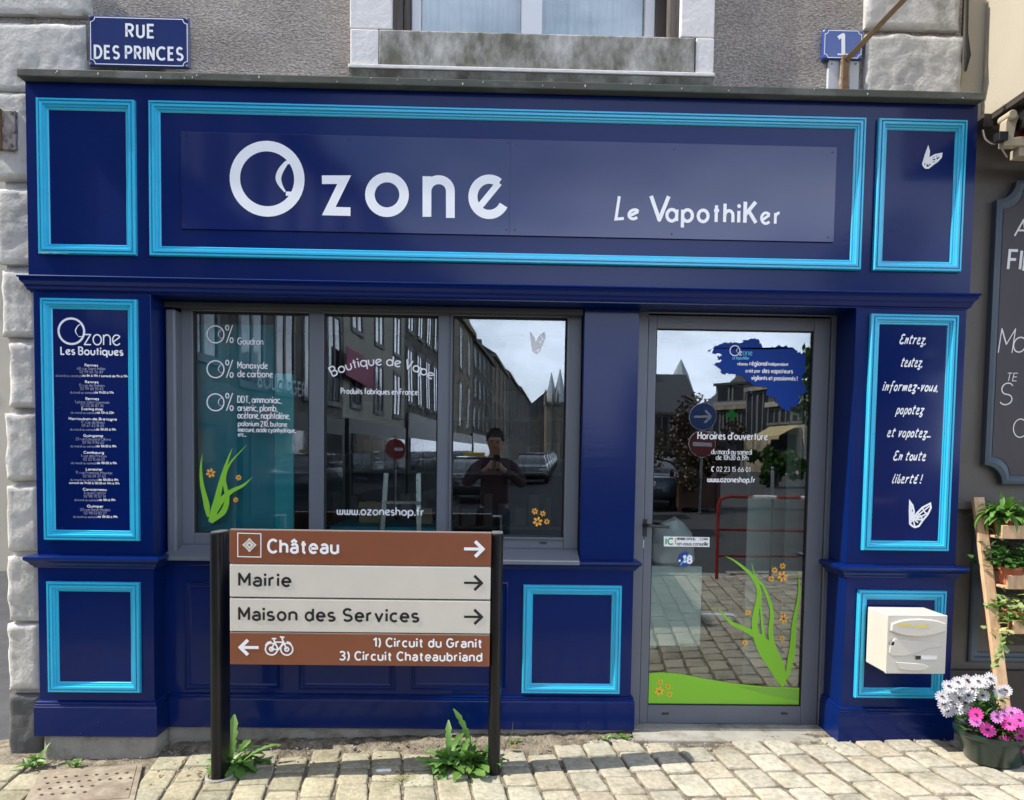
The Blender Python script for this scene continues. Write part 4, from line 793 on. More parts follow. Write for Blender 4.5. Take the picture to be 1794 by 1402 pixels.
for blk in LST:
    i = 0; xc = 160+(y-642)*.028
    while i < len(blk):
        s = blk[i]
        if i == 0: T(b1, s, xc, y, 5.0, Yt, align='c', weight=.19, xs=.98)
        elif s[0] in '*+': T(b1, s[1:], xc, y, 4.8 if s[0] == '*' else 4.2, Yt, align='c', weight=.18, xs=.88)
        elif s.startswith('du '):
            w1 = measure(s, .1, .1, K)*4.4*.85; w2 = measure(blk[i+1], .18, .1, K)*4.4*.85; x = xc-(w1+w2+2)/2
            T(b2, s, x, y, 4.4, Yt, weight=.1, xs=.85); T(b1, blk[i+1], x+w1+2, y, 4.4, Yt, weight=.17, xs=.85); i += 1
        else: T(b2, s, xc, y, 5.0, Yt, align='c', weight=.1, xs=.92)
        i += 1; y += 5.95
    y += 5.6
b1.build('lettering', 'white_ink', ls); b2.build('lettering', 'dim_ink', ls)
screws(ls, [(99, 547), (220, 547), (103, 715), (226, 716), (109, 925), (228, 926)], Yl, r=.003)
qs = thing('slogan_sign', 'tall narrow dark blue board with white handwritten words on the right pilaster', 'sign')
m = MB(); m.box(1.963, 2.310, Yl, -.001, Zr(-.403), Zr(.705)); m.build('board', 'navy_board', qs)
pen = lambda n: .62+.75*abs(n.x*.35+n.y*.93)
def f_(mb):
    for s, a, y, b in (('Entrez,', 1575, 603, 1622), ('testez,', 1577, 643, 1616), ('informez-vous,', 1545, 685, 1643), ('papotez', 1569, 726, 1617), ('et vapotez...', 1553, 766, 1630), ('En toute', 1564, 807, 1621), ('liberté !', 1562, 847, 1613)):
        T(mb, s, a, y, 18, Yt, px1=b, weight=.135, sp=.05, font=KB, slant=.22, pen=pen)
decal(qs, 'lettering', 'white_ink', f_)
butterfly(qs, 1594, 913, 34, Yt, -4, 1.05, w_=.05); screws(qs, [(1537, 573), (1660, 574), (1531, 760), (1654, 760), (1523, 944), (1640, 946)], Yl, r=.003)
butterfly(shop, 1618, 284, 25, -.002, -22, 1.0, w_=.07)
ck_ = flatmb(); rs = random.Random(77)                       # little chips and dried splashes on the paint
for i in range(46):
    a = rs.random()
    if a < .3: x, z, y = rs.uniform(XL+.03, pin), Zr(-1.47)+abs(rs.gauss(0, .12)), -.0215
    elif a < .7: x, z, y = rs.uniform(pin+.05, mb_-.02), Zr(-1.47)+abs(rs.gauss(0, .10)), RD-.0215
    else: x, z, y = rs.uniform(pil+.03, XR-.03), Zr(-1.47)+abs(rs.gauss(0, .10)), -.0215
    if z > Zr(-1.33): y += .0205
    r = rs.uniform(.0006, .0020); disc(ck_, x, z, r, lambda u, v, dz, y=y: (u, y, v), 0, 6)
ck_.build('paint_chips', 'rubble_grey', shop)
settle(fs); settle(ls); settle(qs)

# ================================================================== signpost on the pavement
sp = thing('direction_sign', 'town direction sign of two brown and two cream boards between black posts', 'direction sign')
gl = G(389, 1362); gr = G(866, 1349); ys = (gl.y+gr.y)/2
plx = WX(386, 1150, ys); prx = WX(868, 1150, ys-.06)
def post(x, y, ztop):
    n = 24; vs = []; m = MB()
    for z, s in ((-.35, 1), (ztop-.004, 1), (ztop, .93)):
        for k in range(n):
            a = 2*math.pi*k/n; c, s_ = math.cos(a), math.sin(a); vs.append((x+.0305*s*math.copysign(abs(c)**.6, c), y+.078*s*math.copysign(abs(s_)**.6, s_), z))
    m.add(vs, [(i*n+k, i*n+(k+1) % n, (i+1)*n+(k+1) % n, (i+1)*n+k) for i in range(2) for k in range(n)]+[tuple(range(2*n, 3*n))])
    p = m.build('post', 'black_post', sp, smooth=True, sharp=40)
    m = MB(); m.add([(x+(vs[k][0]-x)*.9, y+(vs[k][1]-y)*.92, ztop+.0012) for k in range(n)]+[(x+(vs[k][0]-x)*.9, y+(vs[k][1]-y)*.92, ztop+.004) for k in range(n)], [(k, (k+1) % n, n+(k+1) % n, n+k) for k in range(n)]+[tuple(range(n, 2*n))]); m.build('cap', 'post_cap', p)
zt1 = WZ(390, 932, ys); post(plx, ys, zt1); post(prx, ys, WZ(870, 934, ys))
ysb = ys-.083; bxa = WX(402.5, 1045, ysb-.004); bxb = WX(859, 1050, ysb-.004)
rows = [(927.5+2, 988, 'brown_sign'), (990, 1046.5, 'cream_sign'), (1049.5, 1106.5, 'cream_sign'), (1109, 1164.5, 'brown_sign')]
k = (CD+ysb)/F
def bike(mb, px, py, s, Y):
    c = W(px, py, Y); q = s*(CD+Y)/F; fn = lambda u, v, dz: (c.x+u*q, Y-dz, c.z+v*q); h_ = .026
    i = 0
    for x in (.24, .80):
        for r in (.22, .07): ribbon(mb, [(x+r*math.cos(R(a)), .24+r*math.sin(R(a))) for a in range(0, 361, 15)], h_, fn, i*8e-5); i += 1
    for p in (L(.24,.24,.36,.50,.68,.50,.50,.22,.24,.24), L(.50,.22,.36,.5), L(.80,.24,.68,.50,.62,.66,.70,.68), L(.36,.5,.32,.62), L(.25,.63,.42,.63), L(.55,.70,.72,.68), L(.02,.36,.1,.48,.24,.52), L(.98,.36,.92,.48,.80,.52)): ribbon(mb, p, h_, fn, i*8e-5); i += 1
for i, (a, b, mt) in enumerate(rows):
    z1, z0 = WZ(633, a+1.5, ysb), WZ(633, b+1.5, ysb); m = MB(); m.box(bxa, bxb, ysb-.004, ysb+.022, z0, z1); bd = m.build('board', mt, sp, bevel=.003)
    m = MB(); m.box(bxa+.001, bxb-.001, ysb-.0025, ysb+.02, z1-.0005, z1+.0028); m.build('edge_strip', 'sign_edge', bd)
    Yt2 = ysb-.0055; mb = flatmb(); ink = 'white_ink' if mt == 'brown_sign' else 'black_ink'
    fn0 = lambda u, v, dz: (u, Yt2-dz, v)
    def arrow(px0, px1, py, w_, left=False, mb=mb):
        tip, tail = (px0, px1) if left else (px1, px0); sg = -1 if left else 1; hd = (px1-px0)*.38
        P = lambda x, y: (WX(x, y, Yt2), WZ((px0+px1)/2, y, Yt2)); kk = (CD+Yt2)/F
        ribbon(mb, [P(tail, py), P(tip-sg*3.5, py)], w_*kk/2, fn0, 0); ribbon(mb, [P(tip-sg*hd-sg*3, py-hd*.98), P(tip-sg*3, py), P(tip-sg*hd-sg*3, py+hd*.98)], w_*kk/2*1.15, fn0, 2e-4)
    if i == 0:
        T(mb, 'Château', 468, 970, 26.5, Yt2, px1=594, weight=.165, font=KS); arrow(813, 849, 962, 5.2)
        fr = [(416.5, 934.5), (457, 935), (457, 976), (416.5, 975.5), (416.5, 934.5)]; ribbon(mb, [(WX(x, y, Yt2), WZ(437, y, Yt2)) for x, y in fr], .8*k, fn0, 0)
        mb.build('lettering', ink, bd)
        e = flatmb(); c = W(437, 955, Yt2); pts = []
        for j in range(48):
            a = 2*math.pi*j/48; base = 11.5+1.0*math.cos(4*a); lob = max(0, math.cos(4*a)); r = 8.6/max(abs(math.cos(a)), abs(math.sin(a)), (abs(math.cos(a))+abs(math.sin(a)))*.80)*1.12+7.0*lob**9
            pts.append((c.x+r*k*math.cos(a), Yt2, c.z+r*k*math.sin(a)))
        e.add(pts, [tuple(range(48))]); em = e.build('castle_emblem', 'cream_light', bd)
        e = flatmb()
        for dx, dy in ((0, 0), (13.5, 0), (-13.5, 0), (0, 13.5), (0, -13.5)): disc(e, c.x+dx*k, c.z+dy*k, (1.9 if dx or dy else 1.9)*k, lambda u, v, dz: (u, Yt2-6e-4, v), 0)
        ribbon(e, [(c.x+8*k, c.z), (c.x, c.z+8*k), (c.x-8*k, c.z), (c.x, c.z-8*k), (c.x+8*k, c.z)], .35*k, lambda u, v, dz: (u, Yt2-5e-4, v), 0)
        e.build('emblem_marks', 'brown_sign', em)
    elif i == 3:
        T(mb, '1) Circuit du Granit', 653, 1134, 17.5, Yt2, px1=845, weight=.165, font=KS); T(mb, '3) Circuit Chateaubriand', 594, 1157.5, 17.5, Yt2, px1=845, weight=.165, font=KS)
        arrow(418, 453, 1134.5, 5.2, True); bike(mb, 464, 1148.5, 48, Yt2); mb.build('lettering', ink, bd)
    else:
        T(mb, ('Mairie', 'Maison des Services')[i-1], 417, (1028, 1088)[i-1], 25, Yt2, px1=(511, 735)[i-1], weight=.165, font=KS); arrow(813, 847, (1021.5, 1081)[i-1], 4.2); mb.build('lettering', ink, bd)
m = MB()
for px, py, r in ((384, 988, .003), (701, 988, .0015)): 
    q = W(px, py, ysb-.05); m.tube([(q.x, q.y, q.z-.004), (q.x, q.y-.001, q.z+.004)], r, 5)
sc_m = flatmb(); rs = random.Random(12)
for i in range(46):
    x = rs.uniform(bxa+.01, bxb-.01); z = WZ(633, rs.uniform(935, 1160), ysb); r = rs.uniform(.0006, .0018); disc(sc_m, x, z, r, lambda u, v, dz: (u, ysb-.0047, v), 0, 5)
sc_m.build('grime_specks', 'rubble_grey', sp)
settle(sp)
m = MB(); gpt = Vector((plx, ys, gz(plx, ys))); prof = [(.062, 0), (.062, .016), (.070, .018), (.076, .013), (.078, 0)]; m.lathe(prof, (gpt.x, gpt.y-.0, gpt.z+.002), 28, .9, 1.25)
tag(m.build('post_collar', 'concrete', smooth=True), 'round concrete collar in the paving at the foot of the left black post', 'collar')

# ================================================================== letterbox
mx = thing('letterbox', 'cream plastic letterbox fixed on the lower right pilaster', 'letterbox')
yb_, yf_ = -.026, -.235
a = (W(1556, 1077, yf_)+W(1552, 1178.5, yf_))/2; b = (W(1660.5, 1078.6, yf_)+W(1654, 1181, yf_))/2
X0, X1 = a.x, b.x; Z1 = WZ(1608, 1078, yf_); Z0 = WZ(1603, 1180, yf_)
m = MB(); m.box(X0, X1, yf_+.012, yb_, Z0, Z1-.0); m.build('body', 'cream_plastic', mx, bevel=.005, seg=3)
m = MB(); m.box(X0-.003, X1+.003, yf_, yf_+.0118, Z0-.003, Z1+.001); dr = m.build('front_door', 'cream_plastic', mx, bevel=.005, seg=3)
def mp_(px, py): q = W(px, py, yf_); return (q.x, q.z)
Zc = lambda v: Z0+(Z1-Z0)*v; Xc = lambda u: X0+(X1-X0)*u
def relief(outline, th, name, parent, mt='cream_plastic', bev=.003):
    m = MB(); m.prism([(Xc(u), Zc(v)) for u, v in outline], yf_-th*1.5, yf_+.002); return m.build(name, mt, parent, bevel=bev, smooth=False)
flap = [(.04, .73)]+[(.04+.93*t, .73-.10*math.sin(math.pi*min(1, t*1.0))**.8+.02*t) for t in (.1, .2, .3, .45, .6, .75, .9)]+[(.97, .74), (.965, .87)]+[(.965-.9*t, .87+.075*math.sin(math.pi*t)**.7) for t in (.15, .3, .5, .7, .85)]+[(.05, .86)]
relief(flap, .010, 'flap', dr, bev=.005)
relief([(.05, .50), (.12, .60), (.5, .56), (.94, .52), (.95, .47), (.72, .44), (.5, .36), (.3, .30), (.08, .30), (.04, .36)], .004, 'swoosh_relief', dr, bev=.003)
relief([(.15, .20), (.62, .17), (.72, .12), (.66, .06), (.45, .045), (.22, .07)], .004, 'lower_relief', dr, bev=.003)
relief([(.47, .235), (.85, .235), (.85, .32), (.47, .32)], .003, 'name_plate', dr, 'cream_light', .001)
m = MB(); m.box(Xc(.48), Xc(.57), yf_-.0065, yf_-.002, Zc(.245), Zc(.31)); m.build('name_slot', 'black_plastic', dr)
m = MB(); m.box(Xc(.58), Xc(.84), yf_-.0062, yf_-.002, Zc(.25), Zc(.305)); m.build('name_card', 'paper', dr)
m = MB(); m.tube([(Xc(.075), yf_+.002, Zc(.52)), (Xc(.075), yf_-.006, Zc(.52))], .0125, 20); l_ = m.build('lock', 'steel', dr, bevel=.001); m = MB(); m.box(Xc(.075)-.001, Xc(.075)+.001, yf_-.0068, yf_-.0055, Zc(.52)-.005, Zc(.52)+.005); m.build('keyhole', 'black_plastic', l_)
for (u, v, w_, t_) in ((.14, .835, .24, -.02), (.42, .79, .24, .03)):
    m = MB(); m.add([(Xc(u), yf_-.0162, Zc(v)), (Xc(u+w_), yf_-.0162, Zc(v+t_)), (Xc(u+w_), yf_-.0162, Zc(v+t_)+.010), (Xc(u), yf_-.0162, Zc(v)+.010)], [(0, 1, 2, 3)]); m.build('tape', 'yellow_tape', dr)
settle(mx)

# ================================================================== plates and small things on the upper wall
def notched(x0, x1, z0, z1, r, n=5):
    pts = []
    for cx, cz, a0 in ((x1, z0, 180), (x1, z1, 270), (x0, z1, 0), (x0, z0, 90)):
        for i in range(n+1):
            a = R(a0-90*i/n); pts.append((cx+r*math.cos(a), cz+r*math.sin(a)))
    return pts
def plate(name, label, px0, px1, py0, py1, Y, mt, r, words, cat='plate', sx=0):
    t = thing(name, label, cat); xm, ym = (px0+px1)/2, (py0+py1)/2; x0, x1, z0, z1 = WX(px0, ym, Y), WX(px1, ym, Y), WZ(xm, py1, Y), WZ(xm, py0, Y)
    m = MB(); m.box(x0, x1, Y-.004, Y+.012, z0, z1); p = m.build('enamel_plate', mt, t, bevel=.010, seg=4)
    yy = Y-.0055; mb = flatmb(); pts = notched(x0+.012, x1-.012, z0+.012, z1-.012, r); pts = [(x, z) for x, z in pts]; ribbon(mb, pts+[pts[0]], .0019, lambda u, v, dz: (u, yy-dz, v), 0); mb.build('border_line', 'white_ink', p)
    mb = flatmb(); 
    for wd in words: T(mb, wd[0], wd[1], wd[2], wd[3], yy, px1=wd[4], weight=wd[5], sp=.22)
    mb.build('lettering', 'white_ink', p)
    m = MB()
    for x in (x0+.011, x1-.011):
        for z in (z0+.011, z1-.011): m.tube([(x, Y+.0, z), (x, Y-.008, z)], .006, 10)
    m.build('screw', 'screw', p, bevel=.001); settle(t); return t
plate('street_name_plate', 'dark blue enamel street name plate with white letters on the upper left wall', 155.5, 333, 29, 119, YW-.055, 'enamel_blue', .022, [('RUE', 220, 66.5, 24, 271, .16), ('DES PRINCES', 165, 103.5, 23.5, 321, .16)], 'street sign')
t = thing('house_number_plate', 'small blue enamel house number plate reading 1 on the upper right wall', 'number plate')
Yn = YW-.03; x0, x1, z0, z1 = WX(1441.5, 78, Yn), WX(1511, 78, Yn), WZ(1476, 104.5, Yn), WZ(1476, 53, Yn)
m = MB(); m.box(x0, x1, Yn-.004, Yn+.03, z0, z1); p = m.build('enamel_plate', 'enamel_light_blue', t, bevel=.008, seg=3)
mb = flatmb(); pts = notched(x0+.008, x1-.008, z0+.006, z1-.006, .018); ribbon(mb, pts+[pts[0]], .0018, lambda u, v, dz: (u, Yn-.0055-dz, v), 0); mb.build('border_line', 'white_ink', p)
mb = flatmb(); ribbon(mb, [(WX(x, y, Yn), WZ(1476, y, Yn)) for x, y in ((1467.5, 68), (1476.5, 62.5), (1476.5, 98))], .0098, lambda u, v, dz: (u, Yn-.0055-dz, v), 0); ribbon(mb, [(WX(1466.5, 97, Yn), WZ(1476, 96.5, Yn)), (WX(1484.5, 97, Yn), WZ(1476, 96.5, Yn))], .004, lambda u, v, dz: (u, Yn-.0056-dz, v), 5e-5); mb.build('lettering', 'white_ink', p); settle(t)
t = thing('meter_box', 'pale grey cover box below the house number on the coping', 'box'); Ym = YW-.02
x0, x1 = WX(1451, 130, Ym), WX(1505, 130, Ym); zb_ = zF1+.039; zt2 = WZ(1476, 106, Ym)
m = MB(); m.box(x0, x1, Ym, Ym+.03, zb_-.1, zt2); m.build('cover', 'meter_box', t, bevel=.003)
m = MB(); m.box(WX(1473, 130, Ym-.02), WX(1489, 130, Ym-.02), Ym-.022, Ym, zb_-.02, zt2-.004); m.build('channel', 'rust_metal', t, bevel=.002)
m = MB()
for px in (1457, 1499): q = W(px, 112, Ym); m.tube([(q.x, Ym+.001, q.z), (q.x, Ym-.004, q.z)], .005, 10)
m.build('screw', 'screw', t); settle(t)
m = MB(); q0 = W(1482, 106, Ym-.04); q1 = W(1612, -30, -.10); m.bar(q0, q1, .026, .022, (0, 1, 0)); m.box(WX(1476, 130, Ym-.045), WX(1487, 130, Ym-.045), Ym-.046, Ym-.026, zb_-.002, zt2+.006)
tag(m.build('wooden_batten', 'old_wood', bevel=.002), 'thin slanting wooden batten rising from the grey box past the number plate', 'batten')
t = thing('metal_bracket', 'rusty pale metal bracket screwed on the corner stones at left', 'bracket'); Yq2 = YQ-.01
m = MB(); m.box(WX(6, 228, Yq2), WX(29, 228, Yq2), Yq2-.012, Yq2+.02, WZ(16, 263, Yq2), WZ(16, 195, Yq2)); m.build('plate', 'rust_metal', t, bevel=.003)
m = MB(); m.box(WX(-12, 228, Yq2), WX(6, 228, Yq2), Yq2-.03, Yq2+.02, WZ(16, 263, Yq2), WZ(16, 193, Yq2)); m.build('flange', 'old_wood', t, bevel=.004)
m = MB()
for py in (200, 257): q = W(24, py, Yq2); m.tube([(q.x, Yq2-.01, q.z), (q.x, Yq2-.018, q.z)], .008, 8)
m.build('bolt', 'screw', t); settle(t)
m = MB()                                                     # small spotlight left on the coping? no: bird marks and grit
for i in range(26):
    x = random.uniform(XL, XR); m.obox((x, -.056, zF1+random.uniform(.006, .036)), (random.uniform(.001, .003), 0, 0), (0, .0006, 0), (0, 0, random.uniform(.001, .006)))
m.build('lichen_specks', 'white_stone', shop)

# ================================================================== neighbouring shop at right
nb = thing('neighbour_shop', 'taupe painted neighbouring shopfront with beige wall above', 'shopfront')
YN = .125; nx0 = XR-.02
m = MB(); m.box(nx0, 7, YN, YN+.3, -.2, Zr(1.75)); m.build('wall', 'taupe_paint', nb)
m = MB(); m.box(WX(1689, 80, YN), 7, YN+.012, YN+.3, Zr(1.7501), 5.6); m.build('upper_wall', 'beige_wall', nb)
cxL = WX(1722, 180, YN)
m = MB(); m.box(cxL, 7, -.95, YN+.011, Zr(1.80), 5.6); m.build('projecting_bay', 'beige_wall', nb, bevel=.004)
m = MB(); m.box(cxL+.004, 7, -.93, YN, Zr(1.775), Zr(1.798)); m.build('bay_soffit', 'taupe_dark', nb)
blm = [(0, 0), (.002, .014), (.012, .020), (.028, .020), (.034, .010), (.052, .008), (.058, .002)]
m = MB(); m.frame(WX(1699, 1030, YN), 4.6, WZ(1740, 1160, YN), WZ(1740, 917, YN), YN, blm); m.build('panel_moulding', 'slate_blue_paint', nb, smooth=True, sharp=30)
m = MB(); m.box(WX(1722, 1030, YN-.005)+.05, 4.4, YN-.008, YN+.002, WZ(1740, 1130, YN), WZ(1740, 945, YN)); m.build('panel', 'taupe_dark', nb, bevel=.004)
m = MB(); m.box(nx0, 7, YN-.04, YN, -.2, WZ(1740, 1172, YN)); m.build('plinth', 'taupe_dark', nb, bevel=.004)
m = MB(); m.box(nx0, WX(1713, 886, YN-.03), YN-.035, YN, WZ(1700, 893, YN-.03), WZ(1700, 878, YN-.03)); m.build('rail_end', 'taupe_paint', nb, bevel=.004)
settle(nb)
ck = thing('chalkboard', 'dark chalkboard with slate blue scalloped frame and handwriting on the taupe wall', 'chalkboard')
YC = YN-.03; cx0 = WX(1733, 600, YC); cz0, cz1 = WZ(1770, 848, YC), WZ(1790, 318, YC); cx1 = cx0+.85; rc = .10
out = [(cx0, cz0+rc)]+[(cx0+rc*math.sin(R(a))*1.0, cz0+rc*math.cos(R(a))) for a in range(0, 91, 15)][1:]
def scallop(ins):
    a0, a1, b0, b1 = cx0+ins, cx1-ins, cz0+ins, cz1-ins; P = []
    for (cx, cz, s0) in ((a0, b0, 90), (a1, b0, 180), (a1, b1, 270), (a0, b1, 0)):
        for i in range(7): a = R(s0-90*i/6) if False else R({90: 90, 180: 180, 270: 270, 0: 0}[s0]-90*i/6); P.append((cx+rc*math.cos(a), cz+rc*math.sin(a)))
    return P
so_, si = scallop(0), scallop(.045)
m = MB(); n = len(so_); vs = [(x, YC+.03, z) for x, z in so_]+[(x, YC-.012, z) for x, z in so_]+[(x*.6+x2*.4, YC-.02, z*.6+z2*.4) for (x, z), (x2, z2) in zip(so_, si)]+[(x*.3+x2*.7, YC-.010, z*.3+z2*.7) for (x, z), (x2, z2) in zip(so_, si)]+[(x, YC+.004, z) for x, z in si]
m.add(vs, [(r_*n+k_, r_*n+(k_+1) % n, (r_+1)*n+(k_+1) % n, (r_+1)*n+k_) for r_ in range(4) for k_ in range(n)]); m.build('frame', 'slate_blue_paint', ck, smooth=True, sharp=35)
m = MB(); m.prism(si, YC+.0, YC+.02); bd = m.build('board', 'chalkboard', ck); Yk = YC-.002
mb = flatmb()
T(mb, 'AU', 1776, 415, 31, Yk, weight=.1, xs=.9, slant=.15); T(mb, 'FIL', 1764, 474, 37, Yk, weight=.13, xs=.8, slant=.05); q = W(1764, 474, Yk)
T(mb, 'M', 1748, 619, 44, Yk, weight=.05, slant=.1, font=KB, pen=pen, xs=.75); T(mb, 'arché', 1773, 618, 44, Yk, weight=.05, font=K, slant=.1, xs=.8)
T(mb, 'TE', 1762, 668, 15, Yk, weight=.09, slant=.15); T(mb, 'S', 1750, 710, 40, Yk, weight=.05, slant=.1); T(mb, 'C', 1774, 767, 34, Yk, weight=.05, xs=.8)
mb.build('handwriting', 'chalk', bd); settle(ck)
aw = thing('awning_bracket', 'cream awning arm bracket and rolled red fabric under the beige bay', 'awning')
Ya = -.10
def wp(px, py, Y=Ya): return W(px, py, Y)
m = MB(); m.prism([(wp(x, y).x, wp(x, y).z) for x, y in ((1755, 258), (1758, 215), (1764, 203), (1776, 200), (1781, 208), (1776, 222), (1772, 243), (1800, 240), (1800, 258))][::-1], Ya-.02, Ya+.03); m.build('arm', 'cream_metal', aw, bevel=.004)
m = MB(); q = wp(1766, 206); m.tube([(q.x, Ya-.04, q.z), (q.x, Ya+.05, q.z)], .022, 18); m.build('pivot', 'cream_metal', aw, bevel=.003)
m = MB(); q = wp(1786, 210); m.tube([(q.x-.01, Ya, q.z), (q.x+.01, Ya, q.z)], .055, 24); m.tube([(q.x+.02, Ya, q.z), (q.x+.03, Ya, q.z)], .048, 24); m.build('roller_end', 'black_plastic', aw, bevel=.003)
m = MB(); m.tube([(q.x+.03, Ya-.01, q.z-.03), (5.5, Ya-.01, q.z-.03)], .06, 20); m.build('fabric_roll', 'red_fabric', aw, smooth=True)
m = MB(); q = wp(1780, 258); m.box(q.x+.01, 5, Ya-.01, Ya+.06, q.z-.045, q.z+.0); m.build('crossbar', 'cream_metal', aw, bevel=.003)
m = MB(); a, b = wp(1744, 246), wp(1757, 236); m.box(a.x, b.x+.01, Ya-.03, Ya+.02, a.z-.01, b.z+.005); m.build('clamp', 'black_plastic', aw, bevel=.003)
settle(aw)
m = MB(); q = wp(1724, 215, .08); m.box(q.x-.022, q.x+.032, .05, YN+.001, q.z-.035, q.z+.035); tag(m.build('junction_box', 'taupe_dark', bevel=.004), 'small dark junction box on the wall under the bay corner', 'junction box')
m = MB(); m.tube([Vector((p.x, -.02, p.y)) for p in spline([(lambda q: (q.x, q.z))(wp(x, y, -.02)) for x, y in ((1722, 228), (1726, 243), (1738, 252), (1749, 251), (1756, 262), (1765, 276))], 6)], .0042, 8); tag(m.build('cable', 'cable', smooth=True), 'pale loose cable hanging from the junction box to the awning bracket', 'cable')

# ================================================================== plants
def leafstrip(mb, base, az, ln, wd, rise, droop, lobes=0, fold=.25, n=12, rs=random, twist=0):
    d = Vector((math.cos(az), math.sin(az), 0)); side = Vector((-d.y, d.x, 0)); vs = []; p = Vector(base); th = rise; st = ln/n
    for i in range(n+1):
        t = i/n; w_ = wd*(math.sin(math.pi*min(1, t*.93+.03))**.8)*(.45+.75*t if lobes else 1)
        if lobes: w_ *= (.62+.5*((t*(lobes+2)) % 1)**.8) if t < .80 else (1.15-(t-.80)*2.2)
        up = Vector((-math.sin(th)*d.x, -math.sin(th)*d.y, math.cos(th))); s2 = (side*math.cos(twist*t)+up*math.sin(twist*t))
        vs += [p+s2*w_+up*w_*fold, p, p-s2*w_+up*w_*fold]
        p = p+(d*math.cos(th)+Vector((0, 0, math.sin(th))))*st; th -= droop/n
    mb.add(vs, [(3*i+a, 3*i+a+1, 3*i+a+4, 3*i+a+3) for i in range(n) for a in (0, 1)])
def plant_obj(name, label, cat, group=None): return thing(name, label, cat, group)
def dandelion(px, py, leaves, label, seed, spread=1, group='weeds at the foot of the shopfront'):
    t = thing('weed', label, 'weed', group); g_ = G(px, py); rs = random.Random(seed); m = MB()
    for (az, ln, wd, rise, droop, lob) in leaves:
        b = g_+Vector((rs.uniform(-.03, .03)*spread, rs.uniform(-.02, .02)*spread, .006)); leafstrip(m, b, R(az), ln, wd, R(rise), R(droop), lob, .2+rs.random()*.25, 40 if lob else 12, twist=rs.uniform(-.5, .5))
    m.build('leaf', 'weed_leaf', t, smooth=True)
    m = MB(); m.tube([g_+Vector((0, 0, -.01)), g_+Vector((.004, 0, .03))], [.010, .006], 7); m.build('root_crown', 'stem', t); settle(t); return t
rs = random.Random(11); lv = [(100, .25, .030, 84, 30, 4), (75, .17, .024, 62, 60, 4), (40, .19, .024, 58, 70, 4), (15, .24, .018, 50, 50, 5), (150, .16, .03, 40, 60, 4), (190, .14, .024, 45, 80, 3), (230, .14, .03, 30, 60, 4), (-60, .19, .036, 30, 70, 4), (-30, .20, .036, 35, 75, 4), (-90, .17, .032, 25, 60, 3), (5, .17, .034, 28, 60, 4), (20, .15, .03, 60, 90, 3), (60, .13, .03, 45, 90, 3), (-45, .12, .03, 55, 90, 3), (-110, .15, .03, 40, 90, 4)]
lv = lv+[(rs.uniform(-170, 60), rs.uniform(.07, .15), rs.uniform(.014, .026), rs.uniform(10, 65), rs.uniform(30, 110), rs.choice((2, 3))) for _ in range(34)]
dandelion(412, 1345, lv, 'dandelion with one tall leaf growing beside the left sign post', 1)
lv = []
for i in range(120):
    a = rs.uniform(0, 360) if i % 3 else rs.uniform(190, 300); lv.append((a, rs.uniform(.08, .19), rs.uniform(.013, .025), rs.uniform(15, 78), rs.uniform(50, 130), rs.choice((2, 3, 4))))
lv += [(rs.uniform(185, 350), rs.uniform(.16, .24), rs.uniform(.024, .032), rs.uniform(18, 40), rs.uniform(20, 50), 3) for _ in range(16)]
lv += [(130, .29, .022, 74, 45, 5), (95, .24, .020, 80, 35, 5), (60, .22, .022, 66, 60, 4), (170, .22, .02, 55, 70, 4)]
dandelion(815, 1343, lv, 'large bushy dandelion clump spreading round the right sign post', 2, 3.6)
lv = [(a, rs.uniform(.05, .13), .011, rs.uniform(35, 75), rs.uniform(30, 90), 0) for a in range(0, 360, 22)]
dandelion(58, 1345, lv, 'grassy weed at the left corner of the stone wall', 3, 1.5)
dandelion(133, 1345, [(a, .06, .008, 55, 60, 0) for a in range(0, 360, 50)], 'tiny grass tuft in front of the left concrete footing', 4)
dandelion(1060, 1299, [(a, .045, .010, 55, 60, 0) for a in range(0, 360, 45)], 'tiny weed left of the two below the middle pilaster', 5)
dandelion(1094, 1297, [(a, .06, .014, 50, 70, 3) for a in range(0, 360, 50)], 'small weed below the corner of the middle pilaster beside the doorstep', 6)
dandelion(905, 1306, [(a, .05, .008, 50, 70, 0) for a in range(0, 360, 60)], 'tiny weed at the wall just right of the right sign post', 16)
t = thing('twig', 'thin bare twig with one yellowish leaf leaning by the right sign post', 'twig'); g_ = G(882, 1318)
m = MB(); m.tube([g_, g_+Vector((.02, .0, .06)), g_+Vector((.045, 0, .10)), g_+Vector((.048, .01, .155))], [.003, .0025, .002, .001], 6); m.build('stem', 'bark', t)
m = MB(); leafstrip(m, g_+Vector((.025, -.005, .03)), R(-20), .05, .018, R(20), R(20)); m.build('leaf', 'dead_leaf', t, smooth=True); settle(t)
# litter
m = MB(); g_ = G(672, 1354)
for i in range(5): m.lathe([(.001, 0), (.010, .001), (.013, .008), (.008, .014), (.001, .015)], (g_.x+(i-2)*.013+random.uniform(-.004, .004), g_.y+random.uniform(-.008, .008), g_.z+.004), 8, 1, .8)
tag(m.build('crumpled_tissue', 'paper', smooth=True), 'small crumpled white tissue on the paving between the sign posts', 'litter')
m = MB(); g_ = G(797, 1300); leafstrip(m, g_+Vector((-.02, 0, .04)), .2, .05, .018, .3, .9); tag(m.build('wrapper', 'paper'), 'pale wrapper scrap caught in the dandelions near the wall', 'litter')
m = MB(); rs = random.Random(4); g_ = G(705, 1366)
for i in range(120):
    a = rs.uniform(0, 6.3); r = abs(rs.gauss(0, .05)); p = g_+Vector((r*math.cos(a)*1.3, r*math.sin(a), .006)); b = rs.uniform(0, 6.3); q = p+Vector((math.cos(b)*.03, math.sin(b)*.03, rs.uniform(.0, .012))); m.bar(p, q, .0015, .0012)
